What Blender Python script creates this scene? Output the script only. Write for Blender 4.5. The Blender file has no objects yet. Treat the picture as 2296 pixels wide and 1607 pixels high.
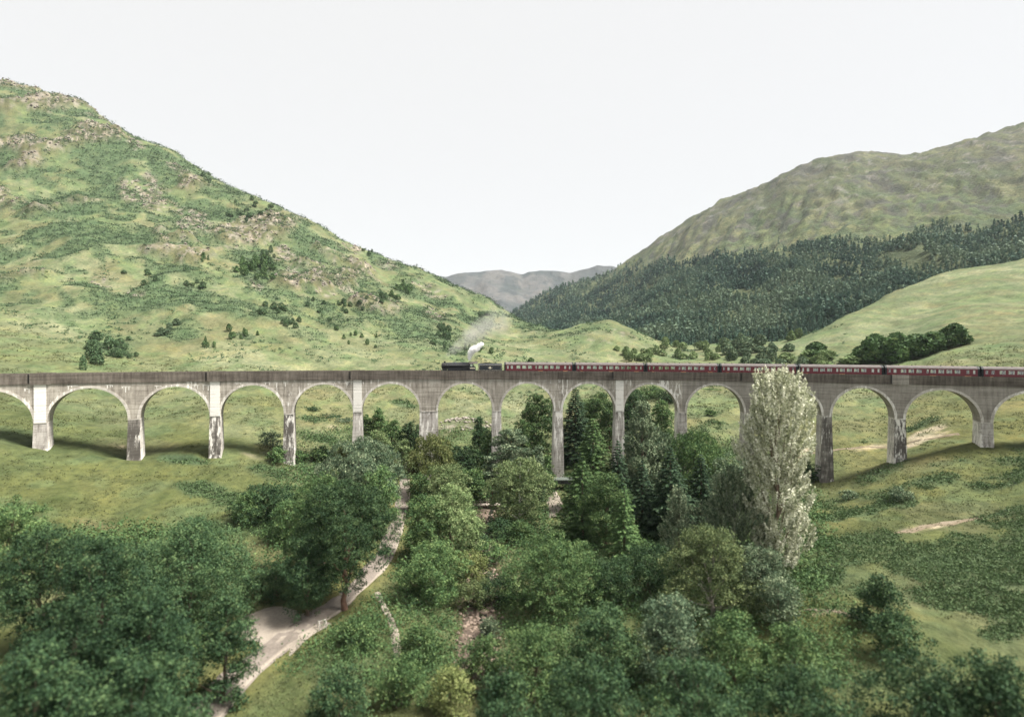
import bpy, bmesh, math, random
import numpy as np
from mathutils import Vector, Matrix

random.seed(7)
rng = np.random.default_rng(7)
scn = bpy.context.scene
COL = scn.collection
R = math.radians

# ------------------------------------------------------------------ camera
F, CU, VH, ZC = 1244.0, 1148.0, 784.0, 5.86      # focal length and horizon measured on the photo (2296 px wide), eye height
cam_d = bpy.data.cameras.new('camera')
cam = bpy.data.objects.new('camera', cam_d)
COL.objects.link(cam)
cam.location = (0, 0, ZC)
cam.rotation_euler = (R(90), 0, 0)
cam_d.sensor_fit = 'HORIZONTAL'
cam_d.sensor_width = 360.0
cam_d.lens = 360.0 * F / 2296.0
cam_d.shift_y = -(803.5 - VH) / 2296.0
cam_d.clip_start = 1.0
cam_d.clip_end = 30000.0
cam_d.dof.use_dof = True
cam_d.dof.focus_distance = 250.0
cam_d.dof.aperture_fstop = 0.75
scn.camera = cam

# ------------------------------------------------------------------ sky and sun
SUN = Vector((0.52, -0.045, 0.85)).normalized()
EXPO = 1.38
world = bpy.data.worlds.new('World')
scn.world = world
world.use_nodes = True
wn, wl = world.node_tree.nodes, world.node_tree.links
wn.clear()
w_out = wn.new('ShaderNodeOutputWorld')
w_bg = wn.new('ShaderNodeBackground')
w_sky = wn.new('ShaderNodeTexSky')
w_sky.sky_type = 'NISHITA'
w_sky.sun_disc = False
w_sky.sun_elevation = math.asin(SUN.z)
w_sky.sun_rotation = math.atan2(SUN.x, SUN.y)
w_mix = wn.new('ShaderNodeMix')
w_mix.data_type = 'RGBA'
w_mix.inputs[0].default_value = 0.93            # a bright even layer of thin cloud in front of the blue
w_mix.inputs[7].default_value = (3.55, 3.50, 3.41, 1)
wl.new(w_sky.outputs[0], w_mix.inputs[6])
wl.new(w_mix.outputs[2], w_bg.inputs[0])
w_bg.inputs[1].default_value = 0.1
wl.new(w_bg.outputs[0], w_out.inputs[0])
sun_d = bpy.data.lights.new('sun', 'SUN')
sun_d.energy = 5.0
sun_d.angle = R(18.0)
sun_d.color = (1.0, 0.955, 0.88)
sun = bpy.data.objects.new('sun', sun_d)
COL.objects.link(sun)
sun.location = (200, -100, 300)
sun.rotation_euler = SUN.to_track_quat('Z', 'Y').to_euler()
vs = scn.view_settings
vs.view_transform = 'Standard'
vs.look = 'None'
vs.exposure = EXPO
vs.gamma = 1.0
vs.use_curve_mapping = False
scn.cycles.max_bounces = 6
scn.cycles.diffuse_bounces = 2
scn.cycles.transmission_bounces = 2
scn.cycles.transparent_max_bounces = 8
scn.cycles.volume_bounces = 5
scn.cycles.use_denoising = True

# ------------------------------------------------------------------ helpers
def W(u, v, Y):
    """the place at depth Y that the photo shows at (u, v)"""
    return Vector(((u - CU) / F * Y, Y, ZC - (v - VH) / F * Y))

def tag(o, label=None, cat=None, group=None, kind=None):
    if label: o['label'] = label
    if cat: o['category'] = cat
    if group: o['group'] = group
    if kind: o['kind'] = kind
    return o

def link(name, me, parent=None):
    o = bpy.data.objects.new(name, me)
    COL.objects.link(o)
    if parent: o.parent = parent
    return o

def empty(name, loc, rz=0.0):
    o = bpy.data.objects.new(name, None)
    COL.objects.link(o)
    o.location = loc
    o.rotation_euler = (0, 0, rz)
    o.empty_display_size = 0.5
    return o

def np_mesh(name, V, Fc, mat=None, smooth=False):
    """mesh from arrays; Fc is an (n,3) or (n,4) index array or a list of such arrays"""
    V = np.asarray(V, np.float32)
    Fs = [np.asarray(f, np.int32) for f in (Fc if isinstance(Fc, list) else [Fc]) if len(f)]
    me = bpy.data.meshes.new(name)
    me.vertices.add(len(V))
    me.vertices.foreach_set('co', V.ravel())
    idx = np.concatenate([f.ravel() for f in Fs])
    tot = np.concatenate([np.full(len(f), f.shape[1], np.int32) for f in Fs])
    st = np.concatenate([[0], np.cumsum(tot)[:-1]]).astype(np.int32)
    me.loops.add(len(idx))
    me.loops.foreach_set('vertex_index', idx)
    me.polygons.add(len(tot))
    me.polygons.foreach_set('loop_start', st)
    me.polygons.foreach_set('loop_total', tot)
    if smooth:
        me.polygons.foreach_set('use_smooth', np.ones(len(tot), bool))
    me.update(calc_edges=True)
    if mat: me.materials.append(mat)
    return me

def hash2(ix, iy, seed):
    h = (ix.astype(np.int64) * 374761393 + iy.astype(np.int64) * 668265263 + seed * 974634777) & 0x7fffffff
    h = ((h ^ (h >> 13)) * 1274126177) & 0x7fffffff
    h = (h ^ (h >> 16)) & 0x7fffffff
    return h / float(0x7fffffff)

def vnoise(x, y, seed=0):
    x = np.asarray(x, float); y = np.asarray(y, float)
    ix = np.floor(x); iy = np.floor(y)
    fx = x - ix; fy = y - iy
    fx = fx * fx * fx * (fx * (fx * 6 - 15) + 10); fy = fy * fy * fy * (fy * (fy * 6 - 15) + 10)
    a = hash2(ix, iy, seed); b = hash2(ix + 1, iy, seed)
    c = hash2(ix, iy + 1, seed); d = hash2(ix + 1, iy + 1, seed)
    return (a * (1 - fx) + b * fx) * (1 - fy) + (c * (1 - fx) + d * fx) * fy

def fbm(x, y, oct=4, seed=0, gain=0.5):
    s = 0; a = 1; t = 0
    for k in range(oct):
        s = s + a * vnoise(x * 2 ** k + 17.3 * k, y * 2 ** k - 9.1 * k, seed + k); t += a; a *= gain
    return s / t

def ridged(x, y, oct=4, seed=0):
    s = 0; a = 1; t = 0
    for k in range(oct):
        n = vnoise(x * 2 ** k + 5.3 * k, y * 2 ** k - 3.1 * k, seed + k)
        s = s + a * (1 - np.abs(2 * n - 1)); t += a; a *= 0.5
    return s / t

def sstep(a, b, x):
    t = np.clip((x - a) / (b - a), 0, 1)
    return t * t * (3 - 2 * t)

# ------------------------------------------------------------------ materials
def new_mat(name):
    m = bpy.data.materials.new(name)
    m.use_nodes = True
    n, l = m.node_tree.nodes, m.node_tree.links
    return m, n, l, n['Principled BSDF']

def ramp(n, l, fac, stops):
    r = n.new('ShaderNodeValToRGB')
    e = r.color_ramp.elements
    while len(e) < len(stops): e.new(0.5)
    for k, (p, c) in enumerate(stops):
        e[k].position = p
        e[k].color = (*c, 1) if len(c) == 3 else c
    l.new(fac, r.inputs[0])
    return r.outputs[0]

def noise(n, l, vec, scale, detail=4, rough=0.55):
    t = n.new('ShaderNodeTexNoise')
    t.inputs['Scale'].default_value = scale
    t.inputs['Detail'].default_value = detail
    t.inputs['Roughness'].default_value = rough
    if vec is not None: l.new(vec, t.inputs['Vector'])
    return t.outputs[0]

def mapping(n, l, vec, scale=(1, 1, 1), rot=(0, 0, 0)):
    m = n.new('ShaderNodeMapping')
    m.inputs['Scale'].default_value = scale
    m.inputs['Rotation'].default_value = rot
    l.new(vec, m.inputs['Vector'])
    return m.outputs[0]

def mixc(n, l, fac, a, b, mode='MIX'):
    m = n.new('ShaderNodeMix')
    m.data_type = 'RGBA'
    m.blend_type = mode
    for sock, val in ((m.inputs[0], fac), (m.inputs[6], a), (m.inputs[7], b)):
        if isinstance(val, (int, float)): sock.default_value = val
        elif isinstance(val, tuple): sock.default_value = (*val, 1) if len(val) == 3 else val
        else: l.new(val, sock)
    return m.outputs[2]

def bump(n, l, h, bsdf, strength=0.4, dist=0.1):
    b = n.new('ShaderNodeBump')
    b.inputs['Strength'].default_value = strength
    b.inputs['Distance'].default_value = dist
    l.new(h, b.inputs['Height'])
    l.new(b.outputs[0], bsdf.inputs['Normal'])

def plain(name, c, rough=0.6, metal=0.0, var=0.15, scale=3.0, spec=0.3):
    m, n, l, b = new_mat(name)
    tc = n.new('ShaderNodeTexCoord')
    f = noise(n, l, tc.outputs['Object'], scale, 5)
    d = tuple(x * (1 - var) for x in c); e = tuple(min(1, x * (1 + var)) for x in c)
    l.new(ramp(n, l, f, [(0.3, d), (0.7, e)]), b.inputs['Base Color'])
    b.inputs['Roughness'].default_value = rough
    b.inputs['Metallic'].default_value = metal
    b.inputs['Specular IOR Level'].default_value = spec
    return m

def leaf_mat(name, dark, mid, light, transl=0.16):
    """leaf colour runs dark - mid - light with each leaf's own tint; thin leaves let some light through"""
    m, n, l, b = new_mat(name)
    a = n.new('ShaderNodeAttribute'); a.attribute_name = 'tint'
    col = ramp(n, l, a.outputs['Fac'], [(0.0, dark), (0.5, mid), (1.0, light)])
    oi = n.new('ShaderNodeObjectInfo')
    hs = n.new('ShaderNodeHueSaturation')
    mr = n.new('ShaderNodeMapRange')
    mr.inputs[3].default_value = 0.78; mr.inputs[4].default_value = 1.22
    l.new(oi.outputs['Random'], mr.inputs[0])
    l.new(mr.outputs[0], hs.inputs['Value'])
    l.new(col, hs.inputs['Color'])
    l.new(hs.outputs[0], b.inputs['Base Color'])
    b.inputs['Roughness'].default_value = 0.6
    b.inputs['Specular IOR Level'].default_value = 0.07
    t = n.new('ShaderNodeBsdfTranslucent')
    l.new(hs.outputs[0], t.inputs[0])
    mx = n.new('ShaderNodeMixShader'); mx.inputs[0].default_value = transl
    l.new(b.outputs[0], mx.inputs[1]); l.new(t.outputs[0], mx.inputs[2])
    l.new(mx.outputs[0], n['Material Output'].inputs[0])
    return m

L_DARK = leaf_mat('leaf_dark_green', (0.020, 0.042, 0.022), (0.042, 0.080, 0.036), (0.105, 0.155, 0.066))
L_MID = leaf_mat('leaf_mid_green', (0.034, 0.068, 0.030), (0.076, 0.132, 0.050), (0.175, 0.235, 0.090))
L_LIGHT = leaf_mat('leaf_light_green', (0.065, 0.105, 0.046), (0.140, 0.195, 0.080), (0.29, 0.34, 0.165))
L_YEL = leaf_mat('leaf_yellow_green', (0.062, 0.084, 0.030), (0.135, 0.160, 0.056), (0.26, 0.275, 0.12))
L_OLIVE = leaf_mat('leaf_olive_green', (0.046, 0.070, 0.032), (0.100, 0.134, 0.056), (0.195, 0.225, 0.100))
L_SILV = leaf_mat('leaf_silver_green', (0.042, 0.072, 0.046), (0.105, 0.152, 0.086), (0.28, 0.32, 0.20))
L_WHITE = leaf_mat('leaf_white_poplar', (0.055, 0.078, 0.038), (0.40, 0.42, 0.27), (0.90, 0.89, 0.74), 0.2)
L_CON = leaf_mat('needle_dark', (0.013, 0.028, 0.019), (0.028, 0.054, 0.031), (0.070, 0.108, 0.052), 0.12)
L_CYP = leaf_mat('needle_bright', (0.024, 0.052, 0.024), (0.058, 0.108, 0.040), (0.135, 0.200, 0.072), 0.15)
L_FOR = leaf_mat('needle_forest', (0.030, 0.064, 0.050), (0.068, 0.124, 0.090), (0.145, 0.200, 0.130), 0.15)
L_HILL = leaf_mat('leaf_hill_shrub', (0.036, 0.068, 0.038), (0.074, 0.122, 0.058), (0.15, 0.195, 0.095))
L_FERN = leaf_mat('bracken_frond', (0.036, 0.066, 0.030), (0.070, 0.112, 0.048), (0.125, 0.175, 0.080))
L_HFERN = leaf_mat('hillside_bracken_frond', (0.028, 0.046, 0.026), (0.046, 0.071, 0.038), (0.078, 0.106, 0.058))
L_GRASS = leaf_mat('grass_blade', (0.080, 0.098, 0.042), (0.130, 0.145, 0.066), (0.21, 0.21, 0.11))
BARK = plain('bark_brown', (0.13, 0.095, 0.07), 0.9, var=0.35, scale=2)
BARK_R = plain('bark_reddish', (0.19, 0.11, 0.08), 0.9, var=0.35, scale=2)
BARK_W = plain('bark_birch', (0.52, 0.50, 0.45), 0.8, var=0.3, scale=2)

def concrete(name, base, dark, stain_lo, stain_hi, white=0.0, top_dark=0.0):
    """old board-marked concrete: horizontal board lines, rain stains and lime runs; UV holds metres along and metres up"""
    m, n, l, b = new_mat(name)
    uv = n.new('ShaderNodeUVMap'); uv.uv_map = 'metres'
    p = uv.outputs[0]
    blot = noise(n, l, mapping(n, l, p, (0.22, 0.30, 1)), 1.0, 6, 0.6)
    run = noise(n, l, mapping(n, l, p, (1.5, 0.16, 1)), 1.0, 6, 0.65)
    board = noise(n, l, mapping(n, l, p, (0.10, 2.6, 1)), 1.0, 4, 0.6)
    grit = noise(n, l, mapping(n, l, p, (3.5, 3.5, 1)), 1.0, 5, 0.7)
    mm = n.new('ShaderNodeMath'); mm.operation = 'MULTIPLY_ADD'
    l.new(run, mm.inputs[0]); mm.inputs[1].default_value = 0.6
    mb = n.new('ShaderNodeMath'); mb.operation = 'MULTIPLY'
    l.new(blot, mb.inputs[0]); mb.inputs[1].default_value = 0.4
    l.new(mb.outputs[0], mm.inputs[2])
    f = ramp(n, l, mm.outputs[0], [(stain_lo, (0, 0, 0)), (stain_hi, (1, 1, 1))])
    c = mixc(n, l, f, base, dark)
    bl = ramp(n, l, board, [(0.36, (0.66, 0.65, 0.63)), (0.52, (1, 1, 1)), (0.68, (1.10, 1.09, 1.07))])
    c = mixc(n, l, 0.75, c, bl, 'MULTIPLY')
    g = ramp(n, l, grit, [(0.3, (0.72, 0.71, 0.70)), (0.7, (1.15, 1.15, 1.15))])
    c = mixc(n, l, 0.6, c, g, 'MULTIPLY')
    if white > 0:
        lime = noise(n, l, mapping(n, l, p, (1.1, 0.22, 1)), 1.0, 5, 0.7)
        lime2 = noise(n, l, mapping(n, l, p, (0.05, 0.05, 1)), 1.0, 2, 0.5)
        ad = n.new('ShaderNodeMath'); ad.operation = 'MULTIPLY_ADD'
        l.new(lime2, ad.inputs[0]); ad.inputs[1].default_value = 0.5; l.new(lime, ad.inputs[2])
        wf = ramp(n, l, ad.outputs[0], [(0.86 - 0.16 * white, (0, 0, 0)), (0.93 - 0.16 * white, (1, 1, 1))])
        c = mixc(n, l, wf, c, (0.72, 0.69, 0.64))
    l.new(c, b.inputs['Base Color'])
    b.inputs['Roughness'].default_value = 0.9
    b.inputs['Specular IOR Level'].default_value = 0.15
    bump(n, l, board, b, 0.5, 0.08)
    return m

C_SPAN = concrete('concrete_spandrel', (0.43, 0.395, 0.345), (0.185, 0.163, 0.138), 0.43, 0.63, 0.05)
C_SPAN_DK = concrete('concrete_spandrel_stained_shaded', (0.35, 0.322, 0.287), (0.20, 0.18, 0.158), 0.40, 0.64, 0.0)  # stains, plus the shade of the right-hand spans put into the base colour
C_PIER = concrete('concrete_pier', (0.47, 0.44, 0.41), (0.17, 0.15, 0.135), 0.46, 0.62, 0.55)
C_PIER_DK = concrete('concrete_pier_stained', (0.36, 0.335, 0.305), (0.11, 0.10, 0.09), 0.36, 0.52, 0.55)
C_PARA = concrete('concrete_parapet', (0.20, 0.175, 0.15), (0.075, 0.063, 0.053), 0.34, 0.60, 0.0)
C_RING = concrete('concrete_arch_ring', (0.52, 0.485, 0.44), (0.30, 0.27, 0.24), 0.48, 0.70, 0.5)
C_WHITE = concrete('concrete_limewashed', (0.76, 0.735, 0.69), (0.50, 0.46, 0.42), 0.58, 0.78, 0.6)

# ------------------------------------------------------------------ terrain
def tps_fit(P, z):
    d = np.linalg.norm(P[:, None] - P[None], axis=2)
    K = np.where(d > 0, d * d * np.log(d + 1e-12), 0)
    n = len(P)
    A = np.zeros((n + 3, n + 3))
    A[:n, :n] = K + 1e-5 * np.eye(n)
    A[:n, n] = 1; A[:n, n + 1:] = P
    A[n:, :n] = A[:n, n:].T
    return np.linalg.solve(A, np.concatenate([z, np.zeros(3)]))

def tps_eval(P, c, Q):
    out = np.empty(len(Q))
    for k in range(0, len(Q), 20000):
        q = Q[k:k + 20000]
        d2 = ((q[:, None] - P[None]) ** 2).sum(2)
        Kq = 0.5 * d2 * np.log(d2 + 1e-12)
        out[k:k + 20000] = Kq @ c[:-3] + c[-3] + q @ c[-2:]
    return out

def coords(X, Y):
    return np.stack([X / Y, 0.5 * np.log(Y)], 1)

def surf(points):
    P = []; z = []
    for u, v, Y, *zz in points:
        X = (u - CU) / F * Y
        P.append((X, Y)); z.append(zz[0] if zz else ZC - (v - VH) / F * Y)
    P = np.array(P, float); z = np.array(z)
    Q = coords(P[:, 0], P[:, 1])
    return Q, tps_fit(Q, z)

N = None
GROUND = [
    # near ground between the camera and the viaduct
    (-1400, N, 20, -24), (300, N, 20, -29), (1148, N, 20, -30), (2000, N, 20, -28), (3700, N, 20, -22),
    (-900, N, 45, -22), (100, N, 50, -28), (600, N, 55, -30), (1148, N, 60, -31.5), (1700, N, 55, -29), (2200, N, 50, -26), (3200, N, 45, -20),
    (-400, N, 75, -20), (200, N, 80, -28), (500, N, 80, -29.3), (700, N, 76, -30), (880, N, 85, -30.2), (1060, N, 80, -32.6), (1250, N, 80, -31), (1500, N, 80, -30), (1780, N, 80, -27.5), (2000, N, 78, -26), (2300, N, 75, -24), (2800, N, 75, -19),
    (-100, N, 95, -22), (250, N, 102, -25.5), (500, N, 108, -27), (700, N, 105, -29), (880, N, 113, -30.2), (1080, N, 115, -32.5), (1250, N, 115, -30.8), (1500, N, 112, -30), (1800, N, 110, -28.5), (1980, N, 105, -26), (2250, N, 98, -23),
    # along the foot of the viaduct
    (-330, N, 95, -11), (-60, N, 112, -15), (118, N, 120, -18), (300, 1031, 131), (482, 1024, 137), (647, 1037, 143), (801, N, 147, -26.8), (905, 1066, 152), (961, N, 150, -29.4), (1040, N, 150, -30), (1114, N, 152, -31.5), (1180, N, 151, -31.5), (1252, 1074, 153),
    (1389, N, 152, -29.7), (1530, N, 151, -29.5), (1679, N, 148, -29.2), (1856, 1081, 143), (2019, 1038, 138), (2200, N, 130, -18), (2450, N, 118, -12), (2700, N, 105, -8),
    # left hill, column by column
    (-900, N, 150, 10), (-900, N, 300, 95), (-900, N, 550, 260), (-900, N, 800, 420), (-900, N, 1200, 430),
    (-200, 900, 150), (-200, 760, 215), (-200, 560, 370), (-200, 370, 600), (-200, 172, 900), (-200, N, 1250, 440), (-200, N, 1700, 250),
    (60, 880, 165), (60, 800, 220), (60, 620, 350), (60, 420, 560), (60, 202, 900), (60, N, 1250, 410),
    (191, 1000, 133), (191, 880, 185), (191, 830, 218), (191, 700, 310), (191, 520, 460), (191, 380, 640), (191, 249, 890), (191, N, 1200, 350), (191, N, 1700, 200),
    (390, 880, 200), (390, 830, 240), (390, 700, 330), (390, 560, 470), (390, 440, 640), (390, 342, 800), (390, N, 1050, 230), (390, N, 1700, 100),
    (560, 960, 163), (560, 900, 190), (560, 835, 245), (560, 740, 320), (560, 600, 470), (560, 500, 620), (560, 430, 760), (560, N, 1000, 165),
    (700, 960, 175), (700, 880, 225), (700, 835, 265), (700, 740, 350), (700, 620, 500), (700, 502, 740), (700, N, 960, 105), (700, N, 1700, 40),
    (850, 960, 185), (850, 900, 215), (850, 840, 270), (850, 770, 350), (850, 680, 480), (850, 620, 620), (850, 573, 720), (850, N, 920, 65),
    (960, 970, 188), (960, 880, 235), (960, 835, 280), (960, 760, 380), (960, 690, 510), (960, 617, 710), (960, N, 900, 45), (960, N, 1700, 15),
    (1100, 980, 185), (1100, 880, 255), (1100, 825, 320), (1100, 770, 430), (1100, 720, 570), (1100, 678, 690), (1100, N, 860, 22),
    (1225, 985, 188), (1225, 870, 270), (1225, 810, 360), (1225, 770, 440), (1225, 747, 540), (1225, 738, 600), (1225, N, 760, 4), (1225, N, 1700, 5),
    # knoll
    (1300, 790, 400), (1300, 740, 470), (1300, 722, 505), (1300, N, 620, 4),
    (1360, 900, 240), (1360, 830, 340), (1360, 780, 410), (1360, 738, 455), (1360, 715, 495), (1360, N, 610, 2),
    (1420, 800, 390), (1420, 762, 445), (1420, 738, 485), (1420, N, 600, 0), (1490, 880, 245), (1490, 820, 330), (1490, 792, 420), (1490, 777, 465), (1490, N, 600, 2), (1490, N, 1700, 5),
    (1600, 930, 205), (1600, 895, 235), (1600, 835, 290), (1600, 802, 380), (1600, 778, 480), (1600, N, 640, 12),
    # right meadow
    (1700, 960, 190), (1700, 890, 225), (1700, 825, 290), (1700, 787, 380), (1700, 768, 450), (1700, N, 600, 15),
    (1800, 980, 178), (1800, 900, 215), (1800, 830, 280), (1800, 792, 350), (1800, 754, 430), (1800, N, 540, 8), (1800, N, 750, 20), (1800, N, 1700, 30),
    (1900, 980, 170), (1900, 880, 225), (1900, 815, 290), (1900, 760, 360), (1900, 708, 450), (1900, N, 560, 24), (1900, N, 750, 40),
    (2000, 1000, 158), (2000, 880, 215), (2000, 820, 270), (2000, 760, 345), (2000, 705, 420), (2000, 657, 500), (2000, N, 600, 52), (2000, N, 800, 70),
    (2104, 960, 158), (2104, 850, 210), (2104, 790, 270), (2104, 720, 350), (2104, 655, 465), (2104, 614, 560), (2104, N, 700, 80), (2104, N, 1700, 60),
    (2400, 950, 135), (2400, 800, 210), (2400, 700, 310), (2400, 610, 450), (2400, 560, 560), (2400, N, 750, 100), (3200, N, 150, 0), (3200, N, 300, 45), (3200, N, 560, 110), (3200, N, 900, 120),
]
GQ, GC = surf(GROUND)

PATH = [(905, 1062, N), (903, 1085, N), (905, 1110, N), (897, 1140, N), (889, 1175, N), (874, 1215, N), (850, 1262, N), (815, 1300, N), (775, 1338, N), (735, 1370, N), (695, 1392, N), (640, 1425, N), (560, 1490, N), (470, 1580, N), (380, 1690, N)]

def base_ground(X, Y):
    return tps_eval(GQ, GC, coords(X, Y))

def hill_amount(X, Y, z):
    return sstep(-6, 40, z) * sstep(230, 330, Y)

def crag(X, Y, z):
    """where the left hill breaks into crags"""
    n = fbm(X / 55 + 3, Y / 75 - 1, 4, 41)
    return sstep(0.60, 0.72, n) * sstep(10, 45, z) * sstep(270, 380, Y) * sstep(60, -80, X - 60)

def ground_z(X, Y):
    X = np.asarray(X, float); Y = np.asarray(Y, float)
    z = base_ground(X, Y)
    h = hill_amount(X, Y, z)
    left = sstep(120, -40, X)
    near = 1 - sstep(150, 260, Y)
    z = z + (fbm(X / 9, Y / 9, 3, 11) - 0.5) * (1.3 * near + 2.6 * (1 - near)) + (ridged(X / 5, Y / 6, 3, 13) - 0.6) * 0.55
    z = z + h * (0.35 + 0.65 * left) * ((ridged(X / 70, Y / 95, 4, 21) - 0.70) * 14 + (fbm(X / 22, Y / 26, 3, 25) - 0.5) * 5)
    z = z + crag(X, Y, z) * (2 + 8 * ridged(X / 14, Y / 18, 3, 5))
    return z

def hit(u, v, ymin=25, ymax=1500):
    """where the photo's ray (u, v) first meets the ground"""
    Y = np.exp(np.linspace(math.log(ymin), math.log(ymax), 500))
    X = (u - CU) / F * Y
    g = ground_z(X, Y)
    r = ZC - (v - VH) / F * Y
    k = np.nonzero(g >= r)[0]
    if not len(k): return None
    k = k[0]
    if k == 0: return X[0], Y[0], g[0]
    t = (r[k - 1] - g[k - 1]) / ((r[k - 1] - g[k - 1]) - (r[k] - g[k]) + 1e-9)
    Yk = Y[k - 1] + t * (Y[k] - Y[k - 1])
    Xk = (u - CU) / F * Yk
    return Xk, Yk, float(ground_z(np.array([Xk]), np.array([Yk]))[0])

def world_line(pts):
    out = []
    for p in pts:
        h = hit(p[0], p[1])
        out.append((h[0], h[1]))
    return np.array(out)

def dist_line(X, Y, line):
    d = np.full(X.shape, 1e9)
    for a, b in zip(line[:-1], line[1:]):
        ab = b - a; L2 = (ab ** 2).sum() + 1e-9
        t = np.clip(((X - a[0]) * ab[0] + (Y - a[1]) * ab[1]) / L2, 0, 1)
        d = np.minimum(d, np.hypot(X - a[0] - t * ab[0], Y - a[1] - t * ab[1]))
    return d

path_line = world_line(PATH)
stream_line = world_line([(1100, 1130), (1085, 1180), (1080, 1240), (1078, 1300), (1070, 1360), (1075, 1420), (1085, 1520)])

# bracken and rock patches seen on the slopes: u, v, half-width, half-height in photo pixels, kind, strength
PATCH = [
    (330, 440, 60, 35, 'rock', 0.8), (430, 490, 40, 25, 'rock', 0.9), (790, 553, 22, 16, 'rock', 1.0), (300, 320, 22, 10, 'rock', 0.7), (400, 375, 30, 9, 'rock', 0.6),
    (640, 570, 30, 20, 'rock', 0.8), (715, 595, 22, 12, 'rock', 0.9), (660, 610, 40, 14, 'rock', 0.5), (775, 645, 45, 16, 'rock', 0.6), (730, 655, 40, 14, 'rock', 0.6),
    (870, 590, 22, 14, 'rock', 0.5), (960, 650, 40, 15, 'rock', 0.6), (980, 700, 30, 18, 'rock', 0.7), (890, 678, 22, 10, 'rock', 0.6), (575, 640, 18, 12, 'rock', 0.7),
    (220, 630, 30, 10, 'rock', 0.5), (305, 650, 20, 9, 'rock', 0.6), (540, 535, 18, 9, 'rock', 0.4), (500, 395, 30, 14, 'rock', 0.5), (228, 265, 20, 8, 'rock', 0.7),
    (1050, 945, 60, 14, 'rock', 0.55), (1010, 960, 40, 14, 'rock', 0.6), (1340, 765, 40, 10, 'rock', 0.35), (1390, 745, 35, 10, 'rock', 0.4),
    (290, 300, 60, 14, 'fern', 0.7), (380, 350, 60, 12, 'fern', 0.7), (250, 440, 60, 25, 'fern', 0.6), (440, 520, 70, 25, 'fern', 0.8), (300, 530, 90, 30, 'fern', 0.6),
    (520, 430, 50, 18, 'fern', 0.9), (590, 480, 50, 18, 'fern', 0.9), (430, 610, 70, 22, 'fern', 0.6), (570, 580, 60, 25, 'fern', 1.0), (690, 560, 50, 20, 'fern', 0.9),
    (640, 660, 60, 18, 'fern', 0.8), (720, 690, 60, 22, 'fern', 0.9), (810, 620, 60, 22, 'fern', 0.9), (850, 700, 60, 25, 'fern', 1.0), (910, 650, 45, 20, 'fern', 0.9), (930, 740, 60, 26, 'fern', 1.0),
    (990, 760, 40, 26, 'fern', 1.0), (1030, 790, 40, 14, 'fern', 0.9), (1085, 710, 25, 12, 'fern', 0.8), (440, 655, 45, 20, 'fern', 0.9), (400, 755, 60, 18, 'fern', 0.8), (250, 780, 60, 30, 'fern', 0.9),
    (610, 705, 40, 14, 'fern', 0.9), (545, 750, 30, 10, 'fern', 0.7), (1300, 745, 50, 8, 'fern', 0.7), (760, 720, 50, 20, 'fern', 0.7), (660, 740, 40, 10, 'fern', 0.5), (1060, 660, 30, 10, 'fern', 0.4),
    (420, 1030, 60, 13, 'fern', 1.0), (440, 1095, 90, 22, 'fern', 0.9), (520, 1120, 70, 24, 'fern', 0.9), (700, 940, 45, 10, 'fern', 0.8), (725, 985, 60, 16, 'fern', 0.9), (600, 1055, 60, 18, 'fern', 0.7),
    (620, 1190, 70, 20, 'fern', 1.0), (490, 1180, 60, 20, 'fern', 0.9), (700, 1050, 40, 20, 'fern', 0.8), (905, 905, 25, 6, 'fern', 0.9), (640, 1010, 40, 18, 'fern', 0.5),
    (1990, 1125, 50, 10, 'fern', 0.9), (1930, 1240, 80, 26, 'fern', 0.8), (2050, 1240, 60, 30, 'fern', 0.6), (1970, 1060, 70, 16, 'fern', 0.7), (1600, 960, 50, 16, 'fern', 0.6), (1580, 930, 40, 10, 'fern', 0.5),
    (1640, 1010, 40, 14, 'fern', 0.8), (1930, 990, 50, 10, 'fern', 0.5), (2070, 950, 50, 8, 'fern', 0.8), (1850, 1300, 50, 40, 'fern', 0.8), (2070, 760, 60, 25, 'fern', 0.6), (1900, 800, 60, 10, 'fern', 0.4),
    (2075, 970, 45, 10, 'dirt', 0.8), (1940, 1003, 60, 4, 'dirt', 0.7), (2060, 990, 60, 4, 'dirt', 0.8), (2060, 1185, 60, 6, 'dirt', 0.8), (1850, 1372, 60, 7, 'dirt', 0.6), (740, 955, 30, 5, 'dirt', 0.5), (265, 1000, 20, 6, 'dirt', 0.4), (560, 1020, 30, 6, 'dirt', 0.3),
    (1800, 1010, 40, 5, 'dirt', 0.9), (640, 1250, 60, 25, 'heath', 0.8), (230, 1180, 60, 12, 'heath', 0.6), (2070, 1330, 60, 40, 'heath', 0.6), (1880, 1180, 60, 40, 'gold', 0.7), (870, 1350, 25, 40, 'gold', 0.6), (250, 1100, 80, 40, 'gold', 0.3), (470, 915, 60, 30, 'gold', 0.3),
    (1950, 930, 80, 30, 'gold', 0.4), (1240, 775, 40, 12, 'gold', 0.6), (420, 790, 50, 10, 'heath', 0.3), (240, 610, 40, 14, 'heath', 0.4), (560, 800, 160, 26, 'pale', 0.8), (800, 800, 110, 24, 'pale', 1.0), (700, 770, 60, 20, 'pale', 0.7), (1150, 790, 80, 16, 'pale', 0.8), (1380, 800, 80, 12, 'pale', 0.8),
    (1920, 740, 80, 25, 'pale', 0.7), (2060, 690, 50, 20, 'pale', 0.7), (1170, 920, 50, 40, 'pale', 0.5), (1050, 900, 50, 25, 'pale', 0.5), (870, 890, 50, 20, 'pale', 0.5), (1160, 745, 40, 14, 'pale', 0.7), (1120, 690, 40, 10, 'pale', 0.6), (500, 470, 50, 10, 'pale', 0.5), (620, 520, 60, 10, 'pale', 0.5), (520, 960, 90, 20, 'pale', 0.4),
]
PW = []
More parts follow.
